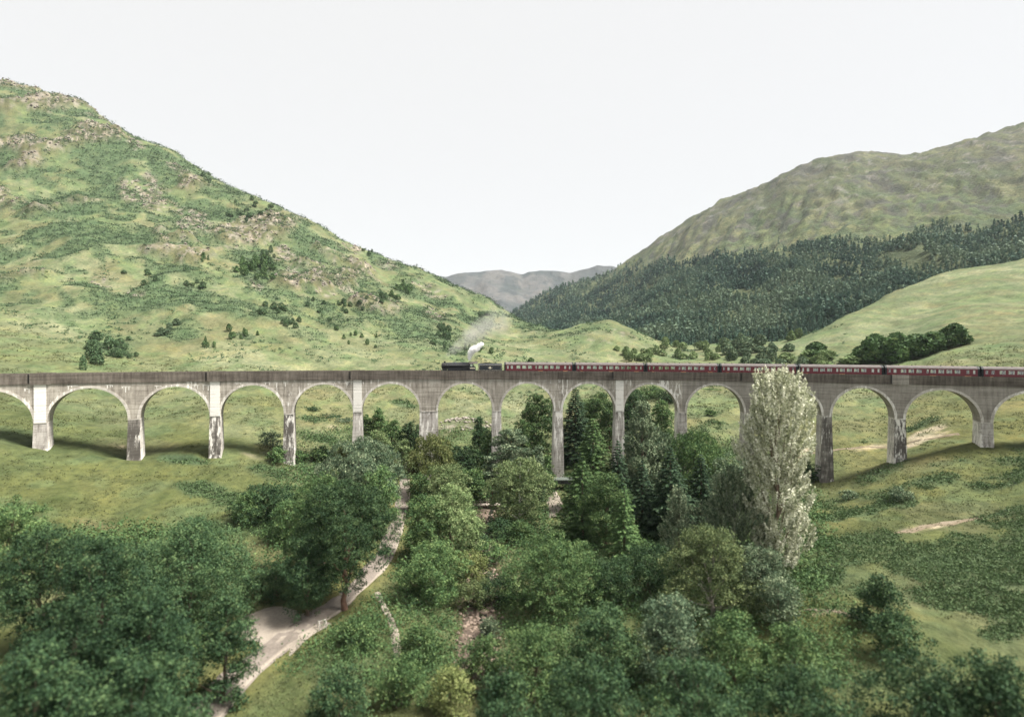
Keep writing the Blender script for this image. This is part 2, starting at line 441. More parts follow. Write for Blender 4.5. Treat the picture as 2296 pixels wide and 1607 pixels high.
for u, v, hu, hv, kind, s in PATCH:
    h = hit(u, v)
    if not h: continue
    a = hit(u, v - hv); b = hit(u, v + hv)
    X, Y, z = h
    ry = 0.5 * ((a[1] if a else Y * 1.15) - (b[1] if b else Y * 0.9))
    rx = hu / F * Y
    ry = float(np.clip(ry, rx * 0.25, rx * 3.0))
    shear = (0.0 if a is None or b is None else ((a[0] - (u - CU) / F * Y) - (b[0] - (u - CU) / F * Y)) / max(1e-6, (a[1] - b[1])))
    PW.append((X, Y, rx, ry, shear, kind, s))

def patch_mask(X, Y, kind):
    m = np.zeros_like(X)
    wob = (fbm(X / 14, Y / 18, 3, 77) - 0.5) * 1.1
    for px, py, rx, ry, sh, k, s in PW:
        if k != kind: continue
        near = (np.abs(Y - py) < ry * 2.2) & (np.abs(X - px) < rx * 2.2 + ry * 2.2 * abs(sh))
        if not near.any(): continue
        dy = Y[near] - py
        dx = X[near] - px - sh * dy
        d = np.hypot(dx / rx, dy / ry) + wob[near]
        m[near] = np.maximum(m[near], s * sstep(1.25, 0.6, d))
    return m

C_GRASS = np.array([0.068, 0.078, 0.031]); C_SLOPE = np.array([0.094, 0.105, 0.057]); C_PALE = np.array([0.180, 0.186, 0.115]); C_GOLD = np.array([0.115, 0.106, 0.040]); C_FERN = np.array([0.043, 0.066, 0.035])
C_HEATH = np.array([0.105, 0.096, 0.052]); C_ROCK = np.array([0.215, 0.188, 0.165]); C_DIRT = np.array([0.33, 0.275, 0.21]); C_BED = np.array([0.085, 0.070, 0.045]); C_DEEP = np.array([0.066, 0.088, 0.042])

def masks(X, Y, z):
    h = hill_amount(X, Y, z) * sstep(120, -30, X)
    n_f = fbm(X / 38 + 9, Y / 52, 4, 51)
    fern = np.maximum(patch_mask(X, Y, 'fern'), sstep(0.50, 0.60, n_f) * (0.28 + 0.72 * h))
    fern = np.maximum(fern, 0.85 * sstep(0.54, 0.66, fbm((X * 0.55 - Y * 0.45) / 22, (X * 0.45 + Y * 0.55) / 9, 4, 57)) * (0.25 + 0.75 * h))
    rs = sstep(20, 60, X) * sstep(150, 110, Y)
    fern = np.maximum(fern, 0.8 * rs * sstep(0.52, 0.64, fbm(X / 10, Y / 8, 3, 59)))
    rock = np.maximum(crag(X, Y, z) * 0.8, patch_mask(X, Y, 'rock'))
    rn = fbm(X / 2.6, Y / 3.6, 3, 61)
    rock = rock * sstep(0.50, 0.62, rn)
    return fern, rock

def ground_color(X, Y, z):
    n1 = fbm(X / 30, Y / 34, 4, 31); n2 = fbm(X / 7, Y / 9, 3, 33); n3 = fbm(X / 60 + 5, Y / 80, 3, 35)
    far = sstep(150, 330, Y)
    st = fbm((X * 0.55 - Y * 0.45) / 80 + 3, (X * 0.45 + Y * 0.55) / 14, 4, 45)
    pale = np.clip(0.02 + 0.20 * far + (n1 - 0.5) * 1.2 + far * (st - 0.5) * 1.6, 0, 1)
    pale = np.maximum(pale, patch_mask(X, Y, 'pale') * (0.6 + 0.8 * (n1 - 0.2)))
    pale = np.clip(pale, 0, 1)
    f2 = sstep(135, 230, Y)[:, None]
    base = C_GRASS * (1 - f2) + C_SLOPE * f2  # nearer ground darker: cloud shading put into the grass colour
    c = base * (1 - pale[:, None]) + C_PALE * pale[:, None]
    def over(c, col, m): return c * (1 - m[:, None]) + col * m[:, None]
    gold = np.maximum(sstep(0.52, 0.68, n3) * 0.6 * (1 - 0.7 * far), patch_mask(X, Y, 'gold'))
    c = over(c, C_GOLD, gold * (0.6 + 0.4 * sstep(0.4, 0.6, n2)))
    deep = sstep(0.50, 0.66, n2) * 0.6 + far * 0.55 * sstep(0.54, 0.66, fbm((X * 0.55 - Y * 0.45) / 60, (X * 0.45 + Y * 0.55) / 12, 4, 47))
    c = over(c, C_DEEP * (1.1 + 0.35 * f2), np.clip(deep, 0, 0.9))
    heath = np.maximum(sstep(0.58, 0.7, fbm(X / 16, Y / 20, 3, 37)) * 0.45, patch_mask(X, Y, 'heath'))
    c = over(c, C_HEATH, heath)
    fern, rock = masks(X, Y, z)
    c = over(c, C_FERN * (1 + 0.35 * f2), fern * 0.88)
    c = over(c, C_HEATH * 0.8, np.clip(crag(X, Y, z), 0, 1) * 0.6)
    dk = np.maximum(patch_mask(X, Y, 'rock'), np.clip(crag(X, Y, z), 0, 1) * 0.8) * sstep(0.40, 0.55, fbm(X / 10, Y / 13, 3, 63))
    c = over(c, np.array([0.070, 0.066, 0.042]), dk * 0.75)
    c = over(c, C_ROCK * (0.7 + 0.6 * vnoise(X / 3, Y / 4, 3))[:, None], rock)
    dirt = patch_mask(X, Y, 'dirt')
    c = over(c, C_DIRT, dirt * sstep(0.25, 0.6, n2 + 0.15))
    ds = dist_line(X, Y, stream_line)
    c = over(c, C_BED, sstep(4.5, 2.0, ds + (n2 - 0.5) * 4))
    dp = dist_line(X, Y, path_line)
    c = over(c, C_GOLD * 0.9, sstep(5.5, 2.6, dp) * 0.5)
    return c * (0.80 + 0.4 * fbm(X / 2.2, Y / 2.6, 2, 39))[:, None]

def soil_mat(name, strength=0.6, d=0.25, s1=0.9, s2=0.16, far=False):
    m, n, l, b = new_mat(name)
    a = n.new('ShaderNodeAttribute'); a.attribute_name = 'albedo'
    tc = n.new('ShaderNodeTexCoord')
    p = tc.outputs['Object']
    f1 = noise(n, l, mapping(n, l, p, (1, 0.7, 1)), s1, 6, 0.65)
    f2 = noise(n, l, mapping(n, l, p, (1, 0.6, 1)), s2, 6, 0.6)
    c = mixc(n, l, 0.75, a.outputs['Color'], ramp(n, l, f1, [(0.30, (0.52, 0.55, 0.52)), (0.5, (0.97, 0.98, 0.95)), (0.72, (1.40, 1.33, 1.22))]), 'MULTIPLY')
    c = mixc(n, l, 0.7, c, ramp(n, l, f2, [(0.32, (0.52, 0.62, 0.54)), (0.5, (1, 1, 1)), (0.70, (1.38, 1.26, 1.10))]), 'MULTIPLY')
    l.new(c, b.inputs['Base Color'])
    b.inputs['Roughness'].default_value = 0.95
    b.inputs['Specular IOR Level'].default_value = 0.08
    bump(n, l, f1, b, strength, d)
    return m

def sheet(name, us, lys, zf, cf, mat):
    """a ground sheet: a grid that gets coarser with distance, coloured by what grows there"""
    A, B = np.meshgrid(us, np.exp(lys))
    Y = B.ravel(); X = (A * B).ravel()
    z = zf(X, Y)
    nu, ny = len(us), len(lys)
    i = np.arange(nu * ny).reshape(ny, nu)
    q = np.stack([i[:-1, :-1], i[:-1, 1:], i[1:, 1:], i[1:, :-1]], -1).reshape(-1, 4)
    me = np_mesh(name, np.stack([X, Y, z], 1), q, mat, True)
    c = cf(X, Y, z)
    at = me.attributes.new('albedo', 'FLOAT_COLOR', 'POINT')
    at.data.foreach_set('color', np.concatenate([np.clip(c, 0, 1), np.ones((len(c), 1))], 1).astype(np.float32).ravel())
    return tag(link(name, me), kind='structure')

us = np.linspace(-1.35, 1.35, 520)
lys = np.concatenate([np.linspace(math.log(14), math.log(60), 40)[:-1], np.linspace(math.log(60), math.log(1600), 440)])
ground = sheet('grassy_ground', us, lys, ground_z, ground_color, soil_mat('moor_grass', 0.9, 0.6, 0.8, 0.12))

# right hill, wooded at its foot and bare above
RH = [
    (700, N, 460, -15), (1165, N, 460, -12), (1500, N, 460, -8), (1800, N, 460, -5), (2104, N, 460, 20), (2500, N, 460, 50), (3200, N, 460, 80),
    (400, N, 900, 5), (400, N, 2300, 20), (900, N, 1500, 5), (900, N, 2300, 20), (1000, N, 2800, 40), (1080, N, 2000, 40),
    (1165, 760, 1000), (1165, 725, 1700), (1165, 696, 2250), (1230, 745, 1150), (1230, 700, 1700), (1230, 662, 2200), (1300, 640, 2150), (1300, 700, 1450),
    (1385, 752, 850), (1385, 705, 1200), (1385, 650, 1650), (1385, 604, 2080), (1435, 570, 2040), (1480, 541, 2000), (1480, 780, 560), (1480, 725, 800), (1480, 665, 1100), (1480, 605, 1500),
    (1545, 495, 1950), (1600, 456, 1900), (1600, 530, 1500), (1600, 625, 1050), (1600, 700, 750), (1600, 775, 560), (1660, 430, 1850),
    (1730, 405, 1800), (1730, 490, 1400), (1730, 580, 1060), (1730, 660, 820), (1730, 725, 640), (1730, 775, 520), (1800, 374, 1760),
    (1880, 352, 1720), (1880, 450, 1300), (1880, 560, 930), (1880, 640, 740), (1880, 700, 600), (1935, 340, 1700), (1990, 345, 1680), (2060, 344, 1640),
    (2000, 640, 640), (2000, 560, 860), (2000, 450, 1200), (2104, 625, 620), (2104, 590, 720), (2104, 548, 850), (2104, 450, 1150), (2104, 331, 1600), (2200, 300, 1560),
    (2400, 580, 620), (2400, 490, 850), (2400, 390, 1100), (2400, 285, 1500), (3200, N, 700, 180), (3200, N, 1400, 560),
    (1385, N, 2600, 230), (1600, N, 2500, 400), (1900, N, 2300, 520), (2104, N, 2200, 520), (2400, N, 2100, 500), (3200, N, 2200, 500),
]
RQ, RC = surf(RH)
def right_z(X, Y):
    z = tps_eval(RQ, RC, coords(X, Y))
    hi = sstep(20, 160, z)
    sx = X - 0.45 * Y
    z = z + hi * ((ridged(sx / 150, Y / 260, 5, 81) - 0.6) * 42 + (ridged((X + 0.5 * z) / 55, (Y - 1.2 * z) / 26, 4, 83) - 0.6) * 11 + (fbm(X / 34, Y / 44, 3, 85) - 0.5) * 15)
    return z
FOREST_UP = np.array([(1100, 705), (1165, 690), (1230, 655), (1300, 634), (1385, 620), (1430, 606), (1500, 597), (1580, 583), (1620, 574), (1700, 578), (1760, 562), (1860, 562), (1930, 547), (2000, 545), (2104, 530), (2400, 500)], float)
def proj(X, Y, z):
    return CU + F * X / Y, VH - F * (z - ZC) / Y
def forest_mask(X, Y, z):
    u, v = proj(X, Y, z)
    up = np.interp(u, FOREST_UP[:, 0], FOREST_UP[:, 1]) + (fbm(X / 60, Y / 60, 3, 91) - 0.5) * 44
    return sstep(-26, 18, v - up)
def right_color(X, Y, z):
    n1 = fbm(X / 90, Y / 120, 5, 95); n2 = fbm((X + 0.5 * z) / 70, (Y - 1.2 * z) / 16, 4, 97); n4 = fbm(X / 16, Y / 22, 3, 98)
    c1 = np.array([0.092, 0.112, 0.056]); c2 = np.array([0.135, 0.142, 0.076]); c3 = np.array([0.078, 0.080, 0.056]); c4 = np.array([0.066, 0.088, 0.052])
    t = sstep(0.38, 0.62, n1)[:, None]
    c = c1 * (1 - t) + c2 * t
    t = (sstep(0.48, 0.62, n2) * 0.85)[:, None]
    c = c * (1 - t) + c4 * t
    t = (sstep(0.55, 0.68, n4) * 0.7)[:, None]
    c = c * (1 - t) + c4 * 0.75 * t
    t = (sstep(0.56, 0.64, fbm((X + 0.5 * z) / 22, (Y - 1.2 * z) / 8, 3, 104)) * 0.7)[:, None]
    c = c * (1 - t) + c3 * 0.65 * t
    hi = sstep(230, 520, z + (n1 - 0.5) * 260)
    t = (hi * (0.40 + 0.55 * sstep(0.42, 0.58, fbm(X / 45, Y / 60, 4, 99))))[:, None]
    c = c * (1 - t) + c3 * t
    rk = sstep(0.60, 0.66, fbm((X + 0.5 * z) / 40, (Y - 1.2 * z) / 20, 4, 101)) * sstep(140, 330, z)
    c = c * (1 - 0.8 * rk[:, None]) + np.array([0.066, 0.066, 0.062]) * 0.8 * rk[:, None]
    rk = sstep(0.68, 0.74, fbm(X / 18, Y / 26, 4, 103)) * sstep(220, 400, z)
    c = c * (1 - 0.7 * rk[:, None]) + np.array([0.15, 0.145, 0.135]) * 0.7 * rk[:, None]
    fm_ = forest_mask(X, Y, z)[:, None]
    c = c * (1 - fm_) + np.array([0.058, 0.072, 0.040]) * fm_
    return c
us2 = np.linspace(-0.4, 1.35, 400)
lys2 = np.linspace(math.log(460), math.log(2900), 300)
sheet('right_hill', us2, lys2, right_z, right_color, soil_mat('hill_heather', 1.0, 5.0, 0.20, 0.045))

# distant mountains
MR = np.array([(300, 640), (700, 625), (900, 618), (960, 612), (1000, 616), (1040, 608), (1060, 607), (1095, 603), (1125, 600), (1150, 605), (1172, 611), (1210, 603), (1240, 605), (1280, 609), (1310, 598), (1340, 588), (1370, 590), (1395, 597), (1500, 610), (1800, 640), (2200, 650)], float)
def mtn_z(X, Y):
    u = CU + F * X / Y
    vr = np.interp(u, MR[:, 0], MR[:, 1])
    zr = (VH - vr) / F * 4600 + ZC
    t = np.clip((Y - 2900) / 1700, 0, 1)
    prof = t ** 1.25 * (Y <= 4600) + (Y > 4600) * np.clip(1 - (Y - 4600) / 2200, 0, 1)
    z = zr * prof
    k = np.clip(t * 1.2, 0, 1) * np.clip((4700 - Y) / 500, 0.12, 1)
    z = z + k * ((ridged((X + 0.3 * Y) / 420, (Y - 0.3 * X) / 600, 5, 111) - 0.62) * 190)
    return z - 10
def mtn_color(X, Y, z):
    n1 = fbm(X / 160, Y / 220, 5, 115)
    t = sstep(0.44, 0.58, n1)[:, None]
    c = np.array([0.048, 0.054, 0.056]) * (1 - t) + np.array([0.078, 0.078, 0.078]) * t
    return c
us3 = np.linspace(-0.45, 0.6, 300)
lys3 = np.linspace(math.log(2900), math.log(6800), 120)
sheet('distant_mountains', us3, lys3, mtn_z, mtn_color, soil_mat('far_mountain', 1.0, 12.0, 0.02, 0.006))
# a floor that carries the land to the horizon
fl = np_mesh('valley_floor', [(-8500, -300, -75), (8500, -300, -75), (8500, 8500, -75), (-8500, 8500, -75)], np.array([[0, 1, 2, 3]]), plain('far_moor', (0.10, 0.12, 0.06), 0.95, scale=0.01))
tag(link('valley_floor', fl), kind='structure')
# ------------------------------------------------------------------ paths, stream bed
def ribbon(name, line, widths, lift, mat, step=1.5, edge_noise=0.25, kind='structure', seed=0):
    """a strip draped over the ground along a line"""
    pts = [line[0]]
    for a, b in zip(line[:-1], line[1:]):
        n_ = max(1, int(np.hypot(*(b - a)) / step))
        for k in range(1, n_ + 1): pts.append(a + (b - a) * k / n_)
    pts = np.array(pts)
    for _ in range(6): pts[1:-1] = 0.25 * pts[:-2] + 0.5 * pts[1:-1] + 0.25 * pts[2:]
    d = np.gradient(pts, axis=0); d /= np.linalg.norm(d, axis=1)[:, None]
    nrm = np.stack([-d[:, 1], d[:, 0]], 1)
    wid = np.interp(np.linspace(0, 1, len(pts)), np.linspace(0, 1, len(widths)), widths)
    K = 9
    V = []
    for k in range(K):
        t = k / (K - 1) * 2 - 1
        w = wid * 0.5 * t
        if k in (0, K - 1): w = w + t * (vnoise(np.arange(len(pts)) * 0.45, np.full(len(pts), k * 7.7), seed) - 0.5) * 2 * edge_noise
        q = pts + nrm * w[:, None]
        z = ground_z(q[:, 0], q[:, 1]) + lift - (0.12 if k in (0, K - 1) else 0)
        V.append(np.stack([q[:, 0], q[:, 1], z], 1))
    V = np.stack(V, 1).reshape(-1, 3)
    i = np.arange(len(pts) * K).reshape(len(pts), K)
    q = np.stack([i[:-1, :-1], i[:-1, 1:], i[1:, 1:], i[1:, :-1]], -1).reshape(-1, 4)
    return tag(link(name, np_mesh(name, V, q, mat, True)), kind=kind)

def gravel(name, a, b_, c_):
    m, n, l, b = new_mat(name)
    tc = n.new('ShaderNodeTexCoord'); p = tc.outputs['Object']
    f = noise(n, l, p, 0.35, 6, 0.65); g = noise(n, l, p, 4.0, 5, 0.7)
    c = ramp(n, l, f, [(0.32, a), (0.5, b_), (0.68, c_)])
    c = mixc(n, l, 0.7, c, ramp(n, l, g, [(0.3, (0.7, 0.7, 0.7)), (0.7, (1.15, 1.15, 1.15))]), 'MULTIPLY')
    l.new(c, b.inputs['Base Color']); b.inputs['Roughness'].default_value = 0.95
    b.inputs['Specular IOR Level'].default_value = 0.1
    bump(n, l, g, b, 0.5, 0.05)
    return m
G_PATH = gravel('path_gravel', (0.115, 0.098, 0.083), (0.165, 0.142, 0.122), (0.22, 0.192, 0.165))
G_PALE = gravel('pale_gravel', (0.18, 0.155, 0.128), (0.24, 0.208, 0.172), (0.29, 0.255, 0.215))
G_BED = gravel('stream_gravel', (0.05, 0.04, 0.034), (0.10, 0.076, 0.06), (0.19, 0.145, 0.112))
G_MUD = gravel('trodden_earth', (0.115, 0.095, 0.062), (0.16, 0.13, 0.092), (0.215, 0.18, 0.135))
ribbon('gravel_path', path_line, [2.2, 2.4, 2.6, 2.8, 2.9, 3.1, 3.5, 3.9, 4.0], 0.13, G_PATH)
ribbon('path_verge', np.array(path_line) + np.array([1.5, 0.0]), [0.3, 0.35, 0.4, 0.4, 0.5], 0.17, G_PALE, edge_noise=0.15)
turn = world_line([(575, 1372), (610, 1395), (650, 1412), (700, 1425)])
ribbon('gravel_turnout', turn, [4.5, 8.0, 8.5, 7.0], 0.10, G_PALE, step=0.7, edge_noise=0.8, seed=4)
ribbon('foot_trail', world_line([(846, 1328), (855, 1350), (872, 1378), (884, 1405), (890, 1440), (892, 1480)]), [0.7, 1.0, 1.0, 1.1], 0.1, G_PALE, step=0.6, edge_noise=0.2, seed=5)
ribbon('dirt_track', world_line([(1992, 1198), (2030, 1190), (2070, 1181), (2110, 1174), (2200, 1160)]), [0.5, 1.0, 1.4, 1.6], 0.08, G_MUD, edge_noise=0.7, seed=6)
ribbon('dirt_track', world_line([(1790, 1371), (1840, 1366), (1890, 1372), (1925, 1386)]), [0.4, 0.9, 0.9, 0.4], 0.08, G_MUD, step=0.6, edge_noise=0.4, seed=7)
ribbon('dirt_track', world_line([(1760, 1036), (1810, 1016), (1870, 1010), (1960, 1000), (2060, 988), (2150, 972)]), [1.4, 1.2, 0.9, 1.0, 1.6], 0.08, G_MUD, edge_noise=0.9, seed=8)
ribbon('dirt_track', world_line([(1241, 1160), (1246, 1140), (1243, 1120), (1236, 1105)]), [1.6, 3.0, 3.6, 3.0], 0.1, G_PALE, edge_noise=0.6, seed=9)
M_WATER, n_, l_, b_ = new_mat('dark_stream_water')
b_.inputs['Base Color'].default_value = (0.018, 0.020, 0.016, 1); b_.inputs['Roughness'].default_value = 0.08
tcw = n_.new('ShaderNodeTexCoord'); bump(n_, l_, noise(n_, l_, tcw.outputs['Object'], 1.6, 4), b_, 0.35, 0.1)
ribbon('stream_water', stream_line + np.array([0.7, 0.0]), [0.9, 1.0, 1.2, 1.3, 1.5, 1.6], 0.16, M_WATER, edge_noise=0.4, seed=12)
ribbon('stream_bed', stream_line, [3.0, 3.2, 3.5, 3.8, 4.5, 5], 0.09, G_BED, edge_noise=1.0, seed=10)

# ------------------------------------------------------------------ the viaduct
OX, OY, RF = 12.8, -87.6, 241.0          # centre and radius of the curve of the near face
def arc_s(u):
    """arc position of the near face where the photo shows it at u"""
    k = (u - CU) / F
    a = 1 + k * k; b = -2 * (OX * k + OY); c = OX * OX + OY * OY - RF * RF
    Y = (-b + math.sqrt(b * b - 4 * a * c)) / (2 * a)
    return math.atan2(k * Y - OX, Y - OY) * RF
def VP(s, d, z):
    """arc position s, distance d behind the near face, height z above the rail-side parapet top"""
    t = s / RF
    x = OX + (RF + d) * math.sin(t)
    return (x, OY + (RF + d) * math.cos(t), z - 0.0049 * x)
DEP = 5.5
PU = [300, 482, 647.5, 801.7, 961.5, 1114, 1252, 1389.4, 1529.8, 1679, 1854, 2018.5]
PS = [arc_s(u) for u in PU]
PWD = [2.35] * 12
PWD[4] = 4.9
PS = [PS[0] - 34.6, PS[0] - 17.3] + PS + [PS[-1] + 17.3, PS[-1] + 36.0, PS[-1] + 53.5]
PWD = [2.35, 2.35] + PWD + [2.35, 4.9, 2.35]
NP = len(PS)
ZTOP, ZSTR, ZCR = 0.0, -2.25, -3.42

class UVMesh:
    """quads with a metric UV: along the wall and up"""
    def __init__(self): self.v, self.f, self.uv, self.mi = [], [], [], []
    def quad(self, pts, uvs, mi=0):
        k = len(self.v); self.v += pts; self.f.append((k, k + 1, k + 2, k + 3)); self.uv += uvs; self.mi.append(mi)
    def build(self, name, mats, parent=None, smooth=False):
        me = np_mesh(name, np.array(self.v), np.array(self.f), None, smooth)
        for m in (mats if isinstance(mats, list) else [mats]): me.materials.append(m)
        lay = me.uv_layers.new(name='metres')
        lay.data.foreach_set('uv', np.array(self.uv, np.float32).ravel())
        me.polygons.foreach_set('material_index', np.array(self.mi, np.int32))
        return link(name, me, parent)
    def wall(self, s0, s1, d, z0, z1, mi=0, flip=False, n=1):
        for k in range(n):
            a = s0 + (s1 - s0) * k / n; b = s0 + (s1 - s0) * (k + 1) / n
            p = [VP(a, d, z0), VP(b, d, z0), VP(b, d, z1), VP(a, d, z1)]; q = [(a, z0), (b, z0), (b, z1), (a, z1)]
            if flip: p.reverse(); q.reverse()
            self.quad(p, q, mi)
    def flat(self, s0, s1, d0, d1, z, mi=0, flip=False, n=1):
        for k in range(n):
            a = s0 + (s1 - s0) * k / n; b = s0 + (s1 - s0) * (k + 1) / n
            p = [VP(a, d0, z), VP(b, d0, z), VP(b, d1, z), VP(a, d1, z)]; q = [(a, z + d0), (b, z + d0), (b, z + d1), (a, z + d1)]
            if flip: p.reverse(); q.reverse()
            self.quad(p, q, mi)
    def end(self, s, d0, d1, z0, z1, mi=0, flip=False):
        p = [VP(s, d0, z0), VP(s, d1, z0), VP(s, d1, z1), VP(s, d0, z1)]; q = [(d0 + s, z0), (d1 + s, z0), (d1 + s, z1), (d0 + s, z1)]
        if flip: p.reverse(); q.reverse()
        self.quad(p, q, mi)
    def block(self, s0, s1, d0, d1, z0, z1, mi=0, n=1):
        self.wall(s0, s1, d0, z0, z1, mi, False, n); self.wall(s0, s1, d1, z0, z1, mi, True, n)
        self.flat(s0, s1, d0, d1, z1, mi, False, n); self.flat(s0, s1, d0, d1, z0, mi, True, n)
        self.end(s0, d0, d1, z0, z1, mi, True); self.end(s1, d0, d1, z0, z1, mi, False)

viaduct = tag(empty('railway_viaduct', VP((PS[4] + PS[5]) / 2, 2.7, -30)), 'long curved grey concrete railway viaduct on tall arches, streaked with white lime', 'viaduct')
def attach(o, root):
    o.parent = root
    o.matrix_parent_inverse = root.matrix_basis.inverted()
    return o
SPR = {}
for i in range(NP - 1):
    s0, s1 = PS[i], PS[i + 1]
    a0, a1 = s0 + PWD[i] / 2, s1 - PWD[i + 1] / 2
    sm = (a0 + a1) / 2; r = (a1 - a0) / 2
    rz = 7.45; zsp = ZCR - rz
    m = UVMesh()
    ang = np.linspace(math.pi, 0, 41)
    ss = [sm + r * math.cos(t) for t in ang]; zz = [zsp + rz * math.sin(t) for t in ang]
    mat_s = C_SPAN if i < 10 else C_SPAN_DK
    for d, flip in ((0.0, False), (DEP, True)):
        for k in range(40):
            p = [VP(ss[k], d, zz[k]), VP(ss[k + 1], d, zz[k + 1]), VP(ss[k + 1], d, ZSTR), VP(ss[k], d, ZSTR)]
            q = [(ss[k], zz[k]), (ss[k + 1], zz[k + 1]), (ss[k + 1], ZSTR), (ss[k], ZSTR)]
            if flip: p.reverse(); q.reverse()
            m.quad(p, q)
        m.wall(s0, a0, d, zsp, ZSTR, 0, flip); m.wall(a1, s1, d, zsp, ZSTR, 0, flip)
    for k in range(40):
        m.quad([VP(ss[k], 0, zz[k]), VP(ss[k], DEP, zz[k]), VP(ss[k + 1], DEP, zz[k + 1]), VP(ss[k + 1], 0, zz[k + 1])],
               [(0 + s0, k * .6), (DEP + s0, k * .6), (DEP + s0, k * .6 + .6), (0 + s0, k * .6 + .6)])
    attach(m.build('arch', mat_s), viaduct)
    # the ring of the arch, a paler band standing a little proud
    th = 0.55
    for d, dd in ((0.0, -0.07), (DEP, 0.07)):
        m = UVMesh()
        for k in range(40):
            o0 = (sm + (r + th) * math.cos(ang[k]), zsp + (rz + th) * math.sin(ang[k])); o1 = (sm + (r + th) * math.cos(ang[k + 1]), zsp + (rz + th) * math.sin(ang[k + 1]))
            i0 = (sm + (r - .02) * math.cos(ang[k]), zsp + (rz - .02) * math.sin(ang[k])); i1 = (sm + (r - .02) * math.cos(ang[k + 1]), zsp + (rz - .02) * math.sin(ang[k + 1]))
            p = [VP(i0[0], d + dd, i0[1]), VP(i1[0], d + dd, i1[1]), VP(o1[0], d + dd, o1[1]), VP(o0[0], d + dd, o0[1])]; q = [i0, i1, o1, o0]
            if dd > 0: p.reverse(); q.reverse()
            m.quad(p, q)
            for (x0, x1, rev) in ((i0, i1, dd < 0), (o0, o1, dd > 0)):
                p = [VP(x0[0], d - dd, x0[1]), VP(x1[0], d - dd, x1[1]), VP(x1[0], d + dd, x1[1]), VP(x0[0], d + dd, x0[1])]
                if rev: p.reverse()
                m.quad(p, [x0, x1, (x1[0], x1[1] + .1), (x0[0], x0[1] + .1)])
        attach(m.build('arch_ring', C_RING), viaduct)
    # parapets: near and far wall, each with a slightly overhanging foot
    for d0, d1 in ((-0.10, 0.38), (DEP - 0.38, DEP + 0.10)):
        m = UVMesh()
        m.block(s0 + 0.01, s1 - 0.01, d0, d1, ZSTR + 0.2, ZTOP - 0.004, 0, 10)
        attach(m.build('parapet', C_PARA), viaduct)
        m = UVMesh()
        m.block(s0 + 0.01, s1 - 0.01, d0 - 0.09, d1 + 0.09, ZSTR - 0.02, ZSTR + 0.2, 0, 10)
        attach(m.build('string_course', C_PARA), viaduct)
    m = UVMesh()
    m.flat(s0, s1, 0.38, DEP - 0.38, -1.75, 0, False, 8)
    attach(m.build('ballast', plain('ballast_stone', (0.17, 0.155, 0.14), 0.95, scale=8, var=0.4) if 'ballast_stone' not in bpy.data.materials else bpy.data.materials['ballast_stone']), viaduct)
    for d in (2.0, 3.5):
        m = UVMesh()
        m.block(s0, s1, d, d + 0.08, -1.74, -1.4, 0, 8)
        attach(m.build('rail', plain('rail_steel', (0.16, 0.12, 0.10), 0.5, 0.6) if 'rail_steel' not in bpy.data.materials else bpy.data.materials['rail_steel']), viaduct)
    m = UVMesh()
    k = s0 + 0.5
    while k < s1:
        m.block(k, k + 0.25, 1.5, 4.0, -1.74, -1.66); k += 1.4
    ob = attach(m.build('sleeper', BARK), viaduct); ob['kind'] = 'stuff'
zsp = ZCR - 7.45
for i in range(NP):
    s, w = PS[i], PWD[i]
    gx, gy, _ = VP(s, 2.7, 0)
    base = min(float(ground_z(np.array([VP(s, d, 0)[0]]), np.array([VP(s, d, 0)[1]]))[0]) for d in (0, 2.7, 5.5)) - 1.2
    m = UVMesh()
    n = 8
    H = zsp - base
    for k in range(n):
        z1 = zsp - H * k / n; z0 = zsp - H * (k + 1) / n
        b1 = (zsp - z1) / 46.0; b0 = (zsp - z0) / 46.0
        f1, f0 = b1 * 1.2, b0 * 1.2
        if k == n - 1: b0 += 0.1; f0 += 0.1
        c1 = [(s - w / 2 - b1, -f1), (s + w / 2 + b1, -f1), (s + w / 2 + b1, DEP + f1), (s - w / 2 - b1, DEP + f1)]
        c0 = [(s - w / 2 - b0, -f0), (s + w / 2 + b0, -f0), (s + w / 2 + b0, DEP + f0), (s - w / 2 - b0, DEP + f0)]
        off = 0
        for e in range(4):
            A0, B0, A1, B1 = c0[e], c0[(e + 1) % 4], c1[e], c1[(e + 1) % 4]
            L = math.hypot(B0[0] - A0[0], B0[1] - A0[1])
            m.quad([VP(*A0, z0), VP(*B0, z0), VP(*B1, z1), VP(*A1, z1)], [(s + off, z0), (s + off + L, z0), (s + off + L, z1), (s + off, z1)], 1 if (e == 0 and i in (2, 3, 4, 12, 13)) else 0)
            off += L + 3
    attach(m.build('pier', [C_PIER, C_PIER_DK]), viaduct)
    m = UVMesh()
    m.block(s - w / 2 - 0.02, s + w / 2 + 0.02, -0.06, DEP + 0.06, zsp - 0.22, zsp + 0.0)
    attach(m.build('impost_band', C_RING), viaduct)
    if i % 2 == 1 and i not in (7,) or i == 6 and False:
        for d0, d1 in ((-0.38, -0.10), (DEP + 0.10, DEP + 0.38)):
            m = UVMesh()
            m.block(s - 1.75, s + 1.75, d0, d1, ZSTR - 0.12, ZTOP + 0.06)
            attach(m.build('refuge_block', C_PARA if i < 12 else C_SPAN_DK), viaduct)
        m = UVMesh()
        m.block(s - 1.78 - 0.3, s - 1.78, -0.17, -0.10, ZSTR + 0.2, ZTOP - 0.02)
        attach(m.build('expansion_joint', plain('joint_black', (0.035, 0.032, 0.03), 0.9) if 'joint_black' not in bpy.data.materials else bpy.data.materials['joint_black']), viaduct)
        if i < 11:
            m = UVMesh()
            m.block(s - w / 2 + 0.1, s + w / 2 - 0.1, -0.12, -0.002, zsp, ZSTR - 0.13)
            attach(m.build('pilaster', C_WHITE), viaduct)
